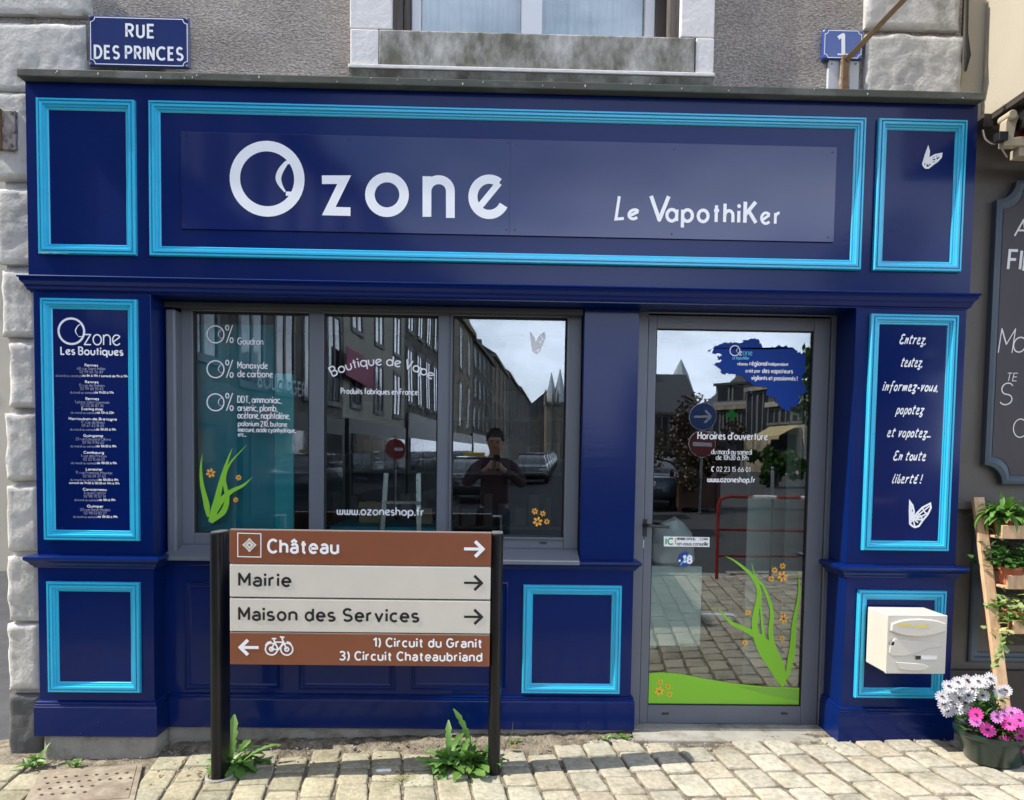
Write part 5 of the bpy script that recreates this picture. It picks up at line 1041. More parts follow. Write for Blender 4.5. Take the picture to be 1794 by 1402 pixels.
t = m.build('dry_grass', 'dry_grass'); t['kind'] = 'stuff'; tag(t, 'pale dry grass clippings lying between the sign posts', 'dry grass')
m = MB()
for i in range(60):
    x = rs.uniform(-1.7, .3); y = rs.uniform(-.34, .05); z = gz(x, y)+.03+rs.uniform(0, .006) if y > -.25 else gz(x, y)+.008; leafstrip(m, (x, y, z), rs.uniform(0, 6.3), rs.uniform(.015, .03), rs.uniform(.004, .009), rs.uniform(-.1, .4), rs.uniform(-.5, .8), 0, .3, 4)
t = m.build('fallen_leaves', 'dead_leaf'); t['kind'] = 'stuff'; tag(t, 'brown dead leaves scattered on the earth under the dado', 'dead leaves')

# inspection cover in the paving
cv = thing('inspection_cover', 'rusty square inspection cover with raised plus marks at the lower left', 'manhole cover')
c4 = [G(52, 1404), G(78, 1356), G(256, 1336), G(232, 1392)]; o_ = c4[0]; e1 = (c4[3]-c4[0]); e2 = (c4[1]-c4[0]); e1.z = e2.z = 0
o_ = o_+e2*.0; e2 = e2*1.0; up = Vector((0, 0, 1))
def cp(u, v, dz=0): p = o_+e1*u+e2*v; return Vector((p.x, p.y, gz(p.x, p.y)+.014+dz))
e2v = Vector(e2); e2 = e2*1.25; o_ = o_-e2v*.25
m = MB(); m.add([cp(-.04, -.04, -.03), cp(1.04, -.04, -.03), cp(1.04, 1.04, -.03), cp(-.04, 1.04, -.03), cp(-.04, -.04), cp(1.04, -.04), cp(1.04, 1.04), cp(-.04, 1.04)], [(4, 5, 6, 7), (0, 1, 5, 4), (1, 2, 6, 5), (2, 3, 7, 6), (3, 0, 4, 7)]); m.build('frame', 'cover_iron', cv, bevel=.002)
m = MB(); m.add([cp(.02, .02, -.01), cp(.98, .02, -.01), cp(.98, .98, -.01), cp(.02, .98, -.01), cp(.02, .02, .003), cp(.98, .02, .003), cp(.98, .98, .003), cp(.02, .98, .003)], [(4, 5, 6, 7), (0, 1, 5, 4), (1, 2, 6, 5), (2, 3, 7, 6), (3, 0, 4, 7)]); lid = m.build('lid', 'cover_iron', cv, bevel=.001)
m = MB()
for i in range(9):
    for j in range(6):
        u = (i+.5+(.5 if j % 2 else 0))/9.5; v = (j+.5)/6
        if .1 < v < .9 and (u-.75)**2+(v-.35)**2 > .03:
            c = cp(u, v, .0045); s = .0085; m.obox(c, e1.normalized()*s, e2.normalized()*s*.28, up*.0018); m.obox(c+Vector((0, 0, .0004)), e1.normalized()*s*.28, e2.normalized()*s, up*.0018)
m.build('plus_marks', 'cover_mark', lid); settle(cv)

# potted flowers at right
def petals(mb, c, nrm, r, n, cup=.15, rs=random, w_=.30):
    nrm = Vector(nrm).normalized(); x = nrm.orthogonal().normalized(); y = nrm.cross(x); a0 = rs.uniform(0, 1)
    for i in range(n):
        a = a0+2*math.pi*i/n; u = x*math.cos(a)+y*math.sin(a); v = nrm.cross(u); cc = cup+rs.uniform(-.08, .08); rr = r*rs.uniform(.92, 1.05)
        P = [c+u*rr*.1, c+u*rr*.45+v*rr*w_*.52+nrm*rr*cc*.3, c+u*rr*.85+v*rr*w_*.6+nrm*rr*cc, c+u*rr+nrm*rr*cc*1.05, c+u*rr*.85-v*rr*w_*.6+nrm*rr*cc, c+u*rr*.45-v*rr*w_*.52+nrm*rr*cc*.3, c+u*rr*.9+nrm*rr*cc*.7]
        mb.add(P, [(0, 1, 6, 5), (1, 2, 3, 6), (5, 6, 3, 4)])
def pot_of(name, label, px, py, r, h_, mt, top, petal_groups, leaf, seed, cat='potted plant', pot=True):
    pass
pf = thing('potted_daisies', 'dark green bowl of white and pink daisies on the paving at the right', 'potted plant')
gp = G(1768, 1352); gp.y += .12; gp.z = gz(gp.x, gp.y)+.008; rp = .175
m = MB(); m.lathe([(.001, 0), (rp*.66, 0), (rp*.72, .01), (rp*.93, .125), (rp*.97, .135), (rp*1.02, .137), (rp*1.03, .155), (rp*.97, .157), (rp*.9, .12)], gp, 36); m.build('bowl', 'pot_green', pf, smooth=True, sharp=50)
m = MB(); m.lathe([(.001, .11), (rp*.9, .125)], gp, 20); m.build('soil', 'soil', pf)
rs = random.Random(21); m = MB(); st_ = MB()
cA = W(1712, 1232, gp.y-.02); cB = W(1768, 1282, gp.y-.10)
for i in range(420):
    d = Vector((rs.gauss(0, 1), rs.gauss(0, 1), rs.gauss(0, 1))).normalized(); rr = rs.uniform(.2, 1)
    c = Vector((gp.x, gp.y, gp.z+.19))+Vector((d.x*.19*rr, d.y*.15*rr, abs(d.z)*.15*rr-.05)) if i % 2 else cA+Vector((.03+d.x*.13*rr, d.y*.10*rr, -.03+d.z*.09*rr))
    leafstrip(m, c, rs.uniform(0, 6.3), rs.uniform(.03, .055), rs.uniform(.006, .011), rs.uniform(-.3, 1), rs.uniform(0, 1.2), 0, .3, 5)
for i in range(60):
    a = rs.uniform(0, 6.3); r = rs.uniform(0, .1); p0 = Vector((gp.x+r*math.cos(a), gp.y+r*math.sin(a), gp.z+.12)); tgt = (cA if i % 2 else cB)+Vector((rs.uniform(-.12, .12), rs.uniform(-.06, .06), rs.uniform(-.05, .05))); st_.tube([p0, (p0+tgt)/2+Vector((0, 0, .03)), tgt], .0018, 5)
m.build('foliage', 'dark_leaf', pf); st_.build('stems', 'stem', pf)
view = Vector((-.4, -.85, .45))
def blooms(lst, mt, r, nm, dy):
    for (px, py) in lst:
        mb = MB(); eb = MB(); Y = gp.y+dy+rs.uniform(-.03, .03); c = W(px, py, Y); nrm = (view+Vector((rs.uniform(-.5, .5), rs.uniform(-.3, .3), rs.uniform(-.3, .5)))*.7).normalized(); petals(mb, c, nrm, r*rs.uniform(.9, 1.1), 15, .08, rs, .21); eb.lathe([(.001, -.004), (.0082, 0), (.007, .004), (.001, .0055)], c+nrm*.005, 8)
        f = mb.build(nm, mt, pf); eb.build('eye', 'flower_eye', f, smooth=True)
blooms([(1662, 1203), (1678, 1196), (1694, 1192), (1698, 1196), (1722, 1198), (1735, 1189), (1751, 1212), (1762, 1210), (1722, 1219), (1697, 1219), (1681, 1206), (1669, 1213), (1659, 1218), (1680, 1224), (1691, 1232), (1654, 1234), (1660, 1246), (1676, 1243), (1685, 1241), (1704, 1207), (1650, 1221), (1673, 1235), (1714, 1194), (1667, 1230)], 'white_petal', .034, 'white_flower', -.05)
blooms([(1710, 1252), (1730, 1279), (1768, 1268), (1786, 1262), (1762, 1303), (1790, 1290), (1800, 1272), (1796, 1310)], 'pink_petal', .036, 'pink_flower', -.13)
blooms([(1746, 1256), (1758, 1254), (1772, 1249), (1708, 1263), (1782, 1250)], 'lilac_petal', .030, 'lilac_flower', -.12)
settle(pf)
# ladder shaped plant stand
pk = thing('plant_stand', 'raw wooden plant stand with slatted shelves leaning on the taupe wall', 'plant stand')
m = MB(); rx = WX(1728, 890, .0); m.bar((rx-.02, .045, WZ(1722, 872, .04)), (rx-.035+.02, -.30, .02), .058, .026, (0, 1, .3)); m.build('side_rail', 'raw_wood', pk, bevel=.004)
m = MB(); m.bar((rx+.75, .045, WZ(1722, 872, .04)), (rx+.75, -.30, .02), .058, .026, (0, 1, .3)); m.build('side_rail', 'raw_wood', pk, bevel=.004)
shelf_z = []
for i, (py, Y, px) in enumerate(((932, -.10, 1750), (1020, -.16, 1764), (1098, -.22, 1780))):
    q = W(px, py, Y); z = q.z; x0 = rx+.015
    m = MB(); m.box(x0, x0+.72, Y-.012, Y, z-.035, z+.035); s = m.build('shelf', 'raw_wood', pk, bevel=.003)
    m = MB(); m.box(x0, x0+.72, Y, Y+.14+.02*i, z-.035, z-.022); m.box(x0, x0+.72, Y+.15+.02*i, Y+.162+.02*i, z-.035, z+.03); m.build('shelf_board', 'raw_wood', s, bevel=.002); shelf_z.append((z-.02, Y+.075))
settle(pk)
for i, (z, y) in enumerate(shelf_z):
    for j in range(2):
        x = rx+.085+j*.3; lab = ('spidery green houseplant on the top shelf of the stand', 'bushy green plant on the middle shelf of the stand', 'variegated ivy trailing from the lower shelf of the stand')[i]
        if j: lab = ('second leafy plant further right on the top shelf', 'second bushy plant further right on the middle shelf', 'second ivy further right on the lower shelf')[i]
        t = thing('potted_plant', lab, 'potted plant', 'potted plants on the wooden stand')
        m = MB(); m.lathe([(.001, 0), (.042, 0), (.055, .075), (.062, .076), (.062, .09), (.054, .09), (.05, .075)], (x, y, z), 20); m.build('flowerpot', 'terracotta', t, smooth=True, sharp=50)
        m = MB(); rs = random.Random(30+i*2+j)
        for q_ in range((120, 260, 230)[i]):
            a = rs.uniform(0, 6.3); base = Vector((x+rs.uniform(-.03, .03), y+rs.uniform(-.03, .03), z+.08))
            if i == 0: leafstrip(m, base, a, rs.uniform(.08, .20), rs.uniform(.010, .019), rs.uniform(.3, 1.4), rs.uniform(.8, 3.0), 0, .3, 9)
            elif i == 1: leafstrip(m, base+Vector((rs.gauss(0, .065), rs.gauss(0, .045), abs(rs.gauss(0, .06)))), a, rs.uniform(.025, .05), rs.uniform(.009, .015), rs.uniform(-.2, 1), rs.uniform(0, 1.4), 0, .3, 5)
            else: leafstrip(m, base+Vector((rs.gauss(0, .06), rs.gauss(0, .045), rs.gauss(0, .055))), a, rs.uniform(.03, .05), rs.uniform(.015, .022), rs.uniform(-.5, .8), rs.uniform(0, 1.2), 2, .25, 6)
        if i == 2 and j == 0:
            tr = MB()
            P = [Vector((x-.06, y-.03, z+.08)), W(1766, 1105, -.30), W(1758, 1128, -.32), W(1752, 1150, -.32), W(1746, 1168, -.31)]; tr.tube(P, .0018, 5); tr.build('vine', 'stem', t)
            P2 = spline(P, 5)
            for q_ in P2[2:]: leafstrip(m, q_, rs.uniform(2.4, 5), rs.uniform(.035, .05), rs.uniform(.014, .02), rs.uniform(-.9, .2), .4, 2, .25, 6)
        m.build('foliage', ('weed_leaf', 'dark_leaf', 'ivy_leaf')[i], t, smooth=True); settle(t)

# ================================================================== across the street: everything the glass and gloss reflect
def far_house(label, p0, p1, h_, rh, depth, mt, wins=(3, 2), shopm=None, roof='slate_roof', z0=None, mans=False, sill=3.2, seed=0, chim=True, awn=None):
    p0, p1 = Vector((p0[0], p0[1])), Vector((p1[0], p1[1])); d = (p1-p0); ln = d.length; d /= ln; nrm = Vector((-d.y, d.x))  # nrm points away from the street side
    if nrm.dot(Vector((0, 0))-p0) > 0 and nrm.dot(p0) < 0: nrm = -nrm
    zb = gz(max(-30, min(30, p0.x)), max(p0.y, -90))-.3 if z0 is None else z0
    t = thing('town_house', label, 'house', 'houses across the street')
    P = lambda u, w_, z: (p0.x+d.x*u+nrm.x*w_, p0.y+d.y*u+nrm.y*w_, zb+z)
    def blk(mb, u0, u1, w0, w1, z0_, z1_): mb.add([P(u, w_, z) for u in (u0, u1) for w_ in (w0, w1) for z in (z0_, z1_)], [(0, 1, 3, 2), (4, 6, 7, 5), (0, 4, 5, 1), (2, 3, 7, 6), (0, 2, 6, 4), (1, 5, 7, 3)])
    m = MB(); blk(m, 0, ln, 0, depth, 0, h_); m.build('wall', mt, t)
    m = MB(); e = .25
    if mans: m.add([P(-.1, -e, h_), P(ln+.1, -e, h_), P(ln-.4, .9, h_+rh*.75), P(.4, .9, h_+rh*.75), P(.4, depth/2, h_+rh), P(ln-.4, depth/2, h_+rh), P(-.1, depth, h_), P(ln+.1, depth, h_)], [(0, 1, 2, 3), (3, 2, 5, 4), (4, 5, 7, 6), (0, 3, 4, 6), (1, 7, 5, 2)])
    else: m.add([P(-.1, -e, h_-.05), P(ln+.1, -e, h_-.05), P(ln+.1, depth/2, h_+rh), P(-.1, depth/2, h_+rh), P(-.1, depth, h_), P(ln+.1, depth, h_)], [(0, 1, 2, 3), (3, 2, 5, 4), (0, 3, 4), (1, 5, 2)])
    r_ = m.build('roof', roof, t)
    m = MB(); blk(m, -.1, ln+.1, -e, .05, h_-.28, h_-.02); m.build('cornice', mt, t)
    if chim: m = MB(); blk(m, ln*.1, ln*.1+.9, depth*.4, depth*.6, h_, h_+rh+1.1); m.build('chimney', mt, r_)
    nw, nf = wins; fh = (h_-sill)/nf
    for j in range(nf):
        for i in range(nw):
            uc = ln*(i+.5)/nw; a = .52; zlo = sill+j*fh+.35; zhi = sill+(j+1)*fh-.45
            m = MB(); blk(m, uc-a-.12, uc+a+.12, -.06, .02, zlo-.15, zlo-.02); blk(m, uc-a-.1, uc-a, -.04, .02, zlo-.02, zhi+.12); blk(m, uc+a, uc+a+.1, -.04, .02, zlo-.02, zhi+.12); blk(m, uc-.05, uc+.05, -.03, .01, zlo, zhi); blk(m, uc-a, uc+a, -.045, .02, zhi, zhi+.12); f = m.build('window', 'window_white', t)
            m = MB(); blk(m, uc-a, uc+a, -.012, .01, zlo, zhi); m.build('pane', 'far_glass', f)
    if shopm:
        m = MB(); blk(m, .2, ln-.2, -.12, .02, .3, sill-.1); s = m.build('shop_front', shopm, t); m = MB(); blk(m, .5, ln-.5, -.15, -.10, .8, 2.5); m.build('pane', 'far_glass', s)
    if mans:
        for i in range(2):
            uc = ln*(i*.5+.25); m = MB(); blk(m, uc-.55, uc+.55, -.1, 1.2, h_+.1, h_+rh*.62); dm_ = m.build('dormer', 'window_white', t); m = MB(); blk(m, uc-.38, uc+.38, -.13, -.08, h_+.35, h_+rh*.55); m.build('pane', 'far_glass', dm_); m = MB(); blk(m, uc-.68, uc+.68, -.25, 1.3, h_+rh*.62, h_+rh*.70); m.build('dormer_roof', roof, dm_)
    if awn: m = MB(); m.add([P(.3, -.12, 3.0), P(ln-.3, -.12, 3.0), P(ln-.3, -1.3, 2.4), P(.3, -1.3, 2.4), P(ln-.3, -1.3, 2.2), P(.3, -1.3, 2.2)], [(0, 1, 2, 3), (3, 2, 4, 5)]); m.build('awning', awn, t)
    return t, P
rowp = lambda z, off=0: (-6+.087*z+off, .5-(z-3.97))
ROW = [(7.5, 14, 8.8, 'granite_wall', 'shop_black'), (14, 21, 8.9, 'granite_wall', 'shop_black'), (21, 29, 9.4, 'render_cream', 'shop_black'), (29, 39, 9.1, 'granite_wall', 'shop_black'), (39, 50, 9.6, 'granite_warm', 'shop_black'), (50, 64, 9.2, 'granite_wall', 'shop_black'), (64, 82, 9.9, 'granite_warm', None), (82, 104, 10.2, 'granite_wall', None), (104, 135, 10.5, 'granite_wall', None)]
for i, (a, b, h_, mt, s) in enumerate(ROW):
    far_house(('granite terraced house nearest the shop in the row mirrored in the left pane', 'granite house with dormers and the bakery front, next after the nearest', 'cream rendered house with three upper floors behind the pink banner', 'granite house just beyond the cream rendered one in the row', 'warm stone house with dormers halfway down the row', 'granite house with black shopfront beyond the dormered warm stone house', 'warm stone house without shopfront far down the row', 'tall granite house second from the far end of the row', 'granite house closing the far end of the row before the church')[i], rowp(a+.02), rowp(b-.02), h_, 2.6, 8, mt, ((3, 4, 3, 5, 3, 5, 4, 5, 6)[i], (2, 2, 3, 2, 2, 3, 2, 2, 2)[i]), s, sill=(3.3, 3.0, 3.0, 3.5, 3.1, 3.2, 3.0, 3.4, 3.1)[i], seed=i, mans=i in (1, 4), awn=None)
def mirror_text(s, p, d, size, m, name, label):              # letters on a wall facing the shop; d = reading direction
    mb = MB(); d = Vector(d).normalized(); n_ = Vector((d.y, -d.x, 0)); write(mb, s, size, lambda u, v, dz: Vector(p)+d*u+Vector((0, 0, v))+n_*dz, weight=.16); return tag(mb.build(name, m), label, 'sign')
dr_ = Vector((rowp(20)[0]-rowp(10)[0], rowp(20)[1]-rowp(10)[1], 0)).normalized(); q = rowp(19); q2 = Vector((q[0], q[1], 2.55))+Vector((dr_.y, -dr_.x, 0))*-.16
qa = rowp(14.8)
mirror_text('BOULANGERIE', (qa[0]+.16, qa[1], 2.72), dr_, .34, 'haze_grey', 'shop_lettering', 'white bakery lettering on the dark shopfront opposite')
m = MB(); qb = rowp(20.5); qc = rowp(23.5); m.add([(qb[0]+.2, qb[1], 3.55), (qc[0]+.2, qc[1], 3.4), (qc[0]+.2, qc[1], 4.15), (qb[0]+.2, qb[1], 4.3)], [(0, 1, 2, 3)]); m.v += [(x+.02, y, z) for x, y, z in m.v]; m.f += [(4, 5, 6, 7), (0, 1, 5, 4), (2, 3, 7, 6), (0, 3, 7, 4), (1, 2, 6, 5)]; tag(m.build('shop_banner', 'shop_pink'), 'bright pink banner on the shopfront opposite', 'banner')
# the church
ch_ = thing('church', 'grey granite church with twin spires far down the street', 'church'); zc = 170
for px, s in ((963, 1.0), (978, 1.0)):
    q = RF(px, 800, zc); r = 1.55 if px < 970 else 1.9; top = RF(px, 652 if px < 970 else 646, zc).z
    m = MB(); m.lathe([(r*.95, 0), (r*.95, 12.6), (r*1.08, 12.8), (r*1.08, 13.5)], (q.x, q.y, 0), 8); tw = m.build('tower', 'granite_wall', ch_)
    m = MB(); m.lathe([(r*.92, 13.5), (.08, top)], (q.x, q.y, 0), 8); m.build('spire', 'haze_grey', tw)  # spire paler than its tower: distance haze put into the colour
    m = MB()
    for dx in (-1, 1):
        for dy in (-1, 1): m.lathe([(.28, 12.6), (.28, 14.4), (.02, 16.4)], (q.x+dx*r*.85, q.y+dy*r*.85, 0), 6)
    m.build('pinnacle', 'granite_wall', tw)
q = RF(970, 800, zc); m = MB(); m.box(q.x-7, q.x+5, q.y-40, q.y-2, 0, 11); m.build('nave', 'granite_wall', ch_); m = MB(); m.add([(q.x-7.5, q.y-40, 11), (q.x+5.5, q.y-40, 11), (q.x+5.5, q.y-1.9, 11), (q.x-7.5, q.y-1.9, 11), (q.x-1, q.y-40, 17), (q.x-1, q.y-1.9, 17)], [(0, 3, 5, 4), (1, 4, 5, 2), (0, 4, 1), (3, 2, 5)]); m.build('roof', 'slate_roof', ch_); settle(ch_)
# the square to the right
def at2(px, z): q = RF(px, 800, z); return (q.x, q.y)
far_house('dark roofed stone house at the left end of the square', at2(1120, 66), at2(1222, 66), 5.0, 3.6, 10, 'granite_wall', (4, 1), None, sill=1.5, z0=.6)
far_house('house with red chimney between the dark roof and the pharmacy', at2(1218, 60), at2(1252, 58), 4.6, 3.4, 9, 'granite_wall', (2, 1), None, sill=1.5, z0=.6)
far_house('cream stone pharmacy house with slate mansard roof and dormers', at2(1250, 52), at2(1306, 50), 4.6, 2.2, 8, 'granite_warm', (3, 1), 'shop_black', sill=2.4, z0=.5, mans=True)
far_house('bare stone gable house right of the pharmacy', at2(1307, 49), at2(1345, 47), 5.6, .6, 9, 'granite_warm', (2, 1), None, sill=2.3, z0=.5, chim=False)
far_house('cream shop with yellow awning on the square', at2(1346, 44), at2(1408, 41), 4.4, .9, 9, 'render_cream', (3, 1), 'render_cream', sill=2.9, z0=.4, awn='awning_yellow', chim=False)
sq = thing('turret', 'slender conical slate spire behind the dark roofed house', 'tower'); q = RF(1190, 800, 85); top = RF(1190, 630, 85).z
m = MB(); m.lathe([(1.2, 0), (1.2, 8.6)], (q.x, q.y, 0), 8); m.build('tower', 'granite_wall', sq); m = MB(); m.lathe([(1.5, 8.6), (.8, 10.8), (.03, top)], (q.x, q.y, 0), 8); m.build('spire', 'haze_grey', sq); settle(sq)
q = RF(1250, 764, 49.5); mirror_text('PHARMACIE', (RF(1303, 764, 49.5).x, q.y+.3, q.z), (-1, 0, 0), .34, 'chalk', 'shop_lettering', 'white pharmacy lettering over the dark shopfront on the square')
q = RF(1281, 727, 48.5); m = MB(); m.box(q.x-.13, q.x+.13, q.y, q.y+.1, q.z-.36, q.z+.36); m.box(q.x-.36, q.x+.36, q.y+.001, q.y+.099, q.z-.13, q.z+.13); tag(m.build('pharmacy_cross', 'cross_green'), 'green pharmacy cross sign on the stone wall of the square', 'sign')

def tree(name, label, c, r, ht, n, leaf, seed, trunk=True, sq=(1, 1, 1), ls=.10, group=None):
    t = thing(name, label, 'tree', group); rs = random.Random(seed); m = MB(); gx = gz(max(-30, min(30, c[0])), c[1]); cl = [(Vector((c[0], c[1], ht))+Vector((rs.gauss(0, .45)*r*sq[0], rs.gauss(0, .45)*r*sq[1], rs.gauss(0, .42)*r*sq[2])), rs.uniform(.28, .5)*r) for _ in range(16)]
    for i in range(n):
        cc, cr_ = rs.choice(cl); d = Vector((rs.gauss(0, 1), rs.gauss(0, 1), rs.gauss(0, 1))).normalized(); p = cc+d*cr_*rs.uniform(.6, 1); a = Vector((rs.gauss(0, 1), rs.gauss(0, 1), rs.gauss(0, 1))).normalized(); b = a.orthogonal().normalized()*ls*rs.uniform(.4, .7); a = a*ls*rs.uniform(.6, 1.1)
        m.add([p-a, p+b, p+a, p-b], [(0, 1, 2, 3)])
    m.build('crown', leaf, t)
    if trunk:
        m = MB(); m.tube([(c[0], c[1], gx-.2), (c[0]+.05, c[1], (gx+ht)/2), (c[0], c[1], ht)], [.09*r+.05, .07*r+.03, .03*r+.02], 9)
        for cc, cr_ in cl[:8]: m.tube([(c[0], c[1], gx+(ht-gx)*.55), (Vector((c[0], c[1], ht*.8))+cc)/2, cc], [.045*r, .03*r, .012*r], 6)
        m.build('trunk', 'bark', t)
    settle(t); return t
q = RF(1425, 640, 17); tree('street_tree', 'green leafy tree standing at the right of the square', (q.x+1.3, q.y), 2.1, 4.3, 5200, 'tree_leaf', 4)
q = RF(1440, 640, 30); tree('street_tree', 'tall green tree behind the first one on the square', (q.x+3.8, q.y-2), 2.8, 5.5, 3600, 'tree_leaf', 9)
q = RF(1208, 800, 20.3); tree('planter_tree', 'small red leaved tree growing in the wooden planter', (q.x, q.y), 1.02, 1.55, 4200, 'red_leaf', 5, ls=.055)
q = RF(1362, 800, 30); tree('palm_bush', 'spiky bush before the yellow awning', (q.x, q.y), .8, 1.3, 900, 'tree_leaf', 6, ls=.16)
m = MB(); q = RF(1216, 850, 20); zb2 = gz(q.x, q.y); pt = thing('planter', 'square dark red wooden planter beside the road signs', 'planter')
m.box(q.x-.5, q.x+.5, q.y-.5, q.y+.5, zb2+.08, zb2+.85); m.build('box', 'planter_wood', pt, bevel=.01); m = MB()
for dx in (-.5, .5):
    for dy in (-.5, .5): m.box(q.x+dx-.05, q.x+dx+.05, q.y+dy-.05, q.y+dy+.05, zb2, zb2+.97)
m.build('corner_post', 'planter_wood', pt, bevel=.01); settle(pt)
rsn = thing('road_signs', 'round blue arrow sign above a round no entry sign on one grey pole', 'road sign'); q = RF(1231, 729, 19.0); zb2 = gz(q.x, q.y)
m = MB(); m.tube([(q.x, q.y-.04, zb2), (q.x, q.y-.04, q.z+.35)], .035, 12); m.build('pole', 'galv', rsn, smooth=True)
for z, mt, nm in ((q.z, 'sign_blue', 'arrow_sign'), (RF(1231, 778, 19).z, 'sign_red', 'no_entry_sign')):
    m = MB(); m.tube([(q.x, q.y, z), (q.x, q.y+.02, z)], .325, 32); d_ = m.build(nm, mt, rsn); m = MB(); m.tube([(q.x, q.y-.005, z), (q.x, q.y+.012, z)], .338, 32); m.build('rim', 'chalk', d_)
    m = MB()
    if nm == 'arrow_sign': m.box(q.x-.22, q.x+.17, q.y+.02, q.y+.026, z-.028, z+.028); m.bar((q.x+.05, q.y+.024, z+.15), (q.x+.20, q.y+.024, z-.005), .05, .006, (0, 1, 0)); m.bar((q.x+.05, q.y+.0245, z-.15), (q.x+.20, q.y+.0245, z+.005), .05, .006, (0, 1, 0))
    else: m.box(q.x-.24, q.x+.24, q.y+.02, q.y+.026, z-.05, z+.05)
    m.build('symbol', 'chalk', d_)
settle(rsn)
rs2 = thing('road_sign', 'round no entry sign on a pole before the bakery opposite', 'road sign'); q = RF(693, 786, 17.5)
m = MB(); m.tube([(q.x, q.y-.03, -.1), (q.x, q.y-.03, q.z+.3)], .03, 10); m.build('pole', 'galv', rs2); m = MB(); m.tube([(q.x, q.y, q.z), (q.x+.006, q.y+.018, q.z)], .23, 28); d_ = m.build('disc', 'sign_red', rs2); m = MB(); m.box(q.x-.17, q.x+.17, q.y+.02, q.y+.026, q.z-.035, q.z+.035); m.build('bar', 'chalk', d_); settle(rs2)
br = thing('crowd_barrier', 'red and white tubular barrier standing at the edge of the pavement', 'barrier'); bz = 9.3; A0 = RF(1256, 1000, bz); gb = gz(A0.x, A0.y); x0, x1 = A0.x, RF(1256, 1000, bz).x+2.0; yb3 = A0.y
for i in range(6): m = MB(); m.tube([(x0+.12+(x1-x0-.24)*i/6, yb3+.0, gb+1.02), (x0+.12+(x1-x0-.24)*(i+1)/6, yb3, gb+1.02)], .022, 10); m.build('top_rail', 'barrier_red' if i % 2 == 0 else 'chalk', br)
m = MB(); m.tube([(x0+.12, yb3, gb+1.02), (x0+.03, yb3, gb+.99), (x0, yb3, gb+.9), (x0, yb3, gb+.02)], .022, 10); m.tube([(x1-.12, yb3, gb+1.02), (x1, yb3, gb+.9), (x1, yb3, gb+.02)], .022, 10)
for z in (.62, .30): m.tube([(x0, yb3, gb+z), (x1, yb3, gb+z)], .017, 8)
m.build('frame', 'barrier_red', br, smooth=True); m = MB()
for i in (1, 2): m.tube([(x0+i*(x1-x0)/3, yb3, gb+.02), (x0+i*(x1-x0)/3, yb3, gb+1.0)], .017, 8)
m.build('upright', 'galv', br); settle(br)
for i, (px, z) in enumerate(((1313, 24), (1356, 22), (1300, 33))):
    q = RF(px, 800, z); gb = gz(q.x, q.y); m = MB(); m.lathe([(.05, 0), (.05, .9), (.035, .93), (.055, .98), (.03, 1.03), (.001, 1.04)], (q.x, q.y, gb), 12); tag(m.build('bollard', 'galv', smooth=True), ('dark bollard on the square nearest the planter', 'dark bollard on the square right of the others', 'dark bollard furthest back on the square')[i], 'bollard', 'bollards on the square')
def car(label, x, y, head, body, group='cars parked along the street'):
    t = thing('parked_car', label, 'car', group); gb = gz(max(-30, min(30, x)), max(y, -90)); Mx = Matrix.Translation((x, y, gb)) @ Matrix.Rotation(head, 4, 'Z')
    tf = lambda mb: [mb.v.__setitem__(i, tuple(Mx @ Vector(v))) for i, v in enumerate(mb.v)]
    def hull(secs, hw, name, mt, par, bev):
        m = MB(); n = len(secs); vs = []
        for (yy, z0_, z1_, k_) in secs: vs += [(-hw*k_, yy, z0_), (-hw*k_*1.02, yy, (z0_+z1_)/2), (-hw*k_*.9, yy, z1_), (hw*k_*.9, yy, z1_), (hw*k_*1.02, yy, (z0_+z1_)/2), (hw*k_, yy, z0_)]
        m.add(vs, [(i*6+j, i*6+(j+1) % 6, (i+1)*6+(j+1) % 6, (i+1)*6+j) for i in range(n-1) for j in range(6)]+[tuple(range(6)), tuple((n-1)*6+j for j in range(6))[::-1]]); tf(m); return m.build(name, mt, par, bevel=bev, smooth=True, sharp=50)
    b = hull([(-2.05, .35, .62, .85), (-1.9, .22, .82, .97), (-1.0, .2, .95, 1), (.9, .2, .98, 1), (1.85, .25, .95, .97), (2.0, .38, .8, .88)], .86, 'body', body, t, .05)
    hull([(-1.15, .9, .93, .95), (-.45, .92, 1.40, .82), (.9, .92, 1.44, .82), (1.75, .92, .96, .9)], .80, 'greenhouse', 'far_glass', b, .04)
    hull([(-.42, 1.39, 1.44, .74), (.9, 1.40, 1.475, .76)], .86, 'roof', body, b, .02)
    for yy in (-1.3, 1.25):
        for xx in (-.78, .78): m = MB(); m.tube([(xx-.1, yy, .31), (xx+.1, yy, .31)], .31, 20); tf(m); m.build('wheel', 'tyre', t, bevel=.02)
    for xx in (-.6, .6): m = MB(); m.obox((xx, -2.0, .66), (.16, 0, 0), (0, .05, 0), (0, 0, .07)); tf(m); m.build('headlight', 'headlight', t, bevel=.02)
    settle(t); return t
hd = math.atan2(-dr_.y, -dr_.x)+math.pi/2
def carat(label, z, off, body, hdx=hd): p = rowp(z, off); return car(label, p[0], p[1], hdx, body)
carat('black taxi with yellow stripe parked nearest on the street', 26, 3.0, 'car_black')
for i, (z, b_) in enumerate(((38, 'car_black'), (44, 'car_grey'), (50, 'car_blue'), (56, 'car_grey'), (63, 'car_black'), (70, 'car_blue'), (78, 'car_grey'))): carat(('black', 'grey', 'dark blue', 'silver', 'second black', 'second dark blue', 'farthest grey')[i]+' car in the parked row down the street', z, 4.4, b_)
q = RF(1150, 830, 22); car('dark blue car with lit headlight beside the planter', q.x, q.y, math.pi, 'car_blue')
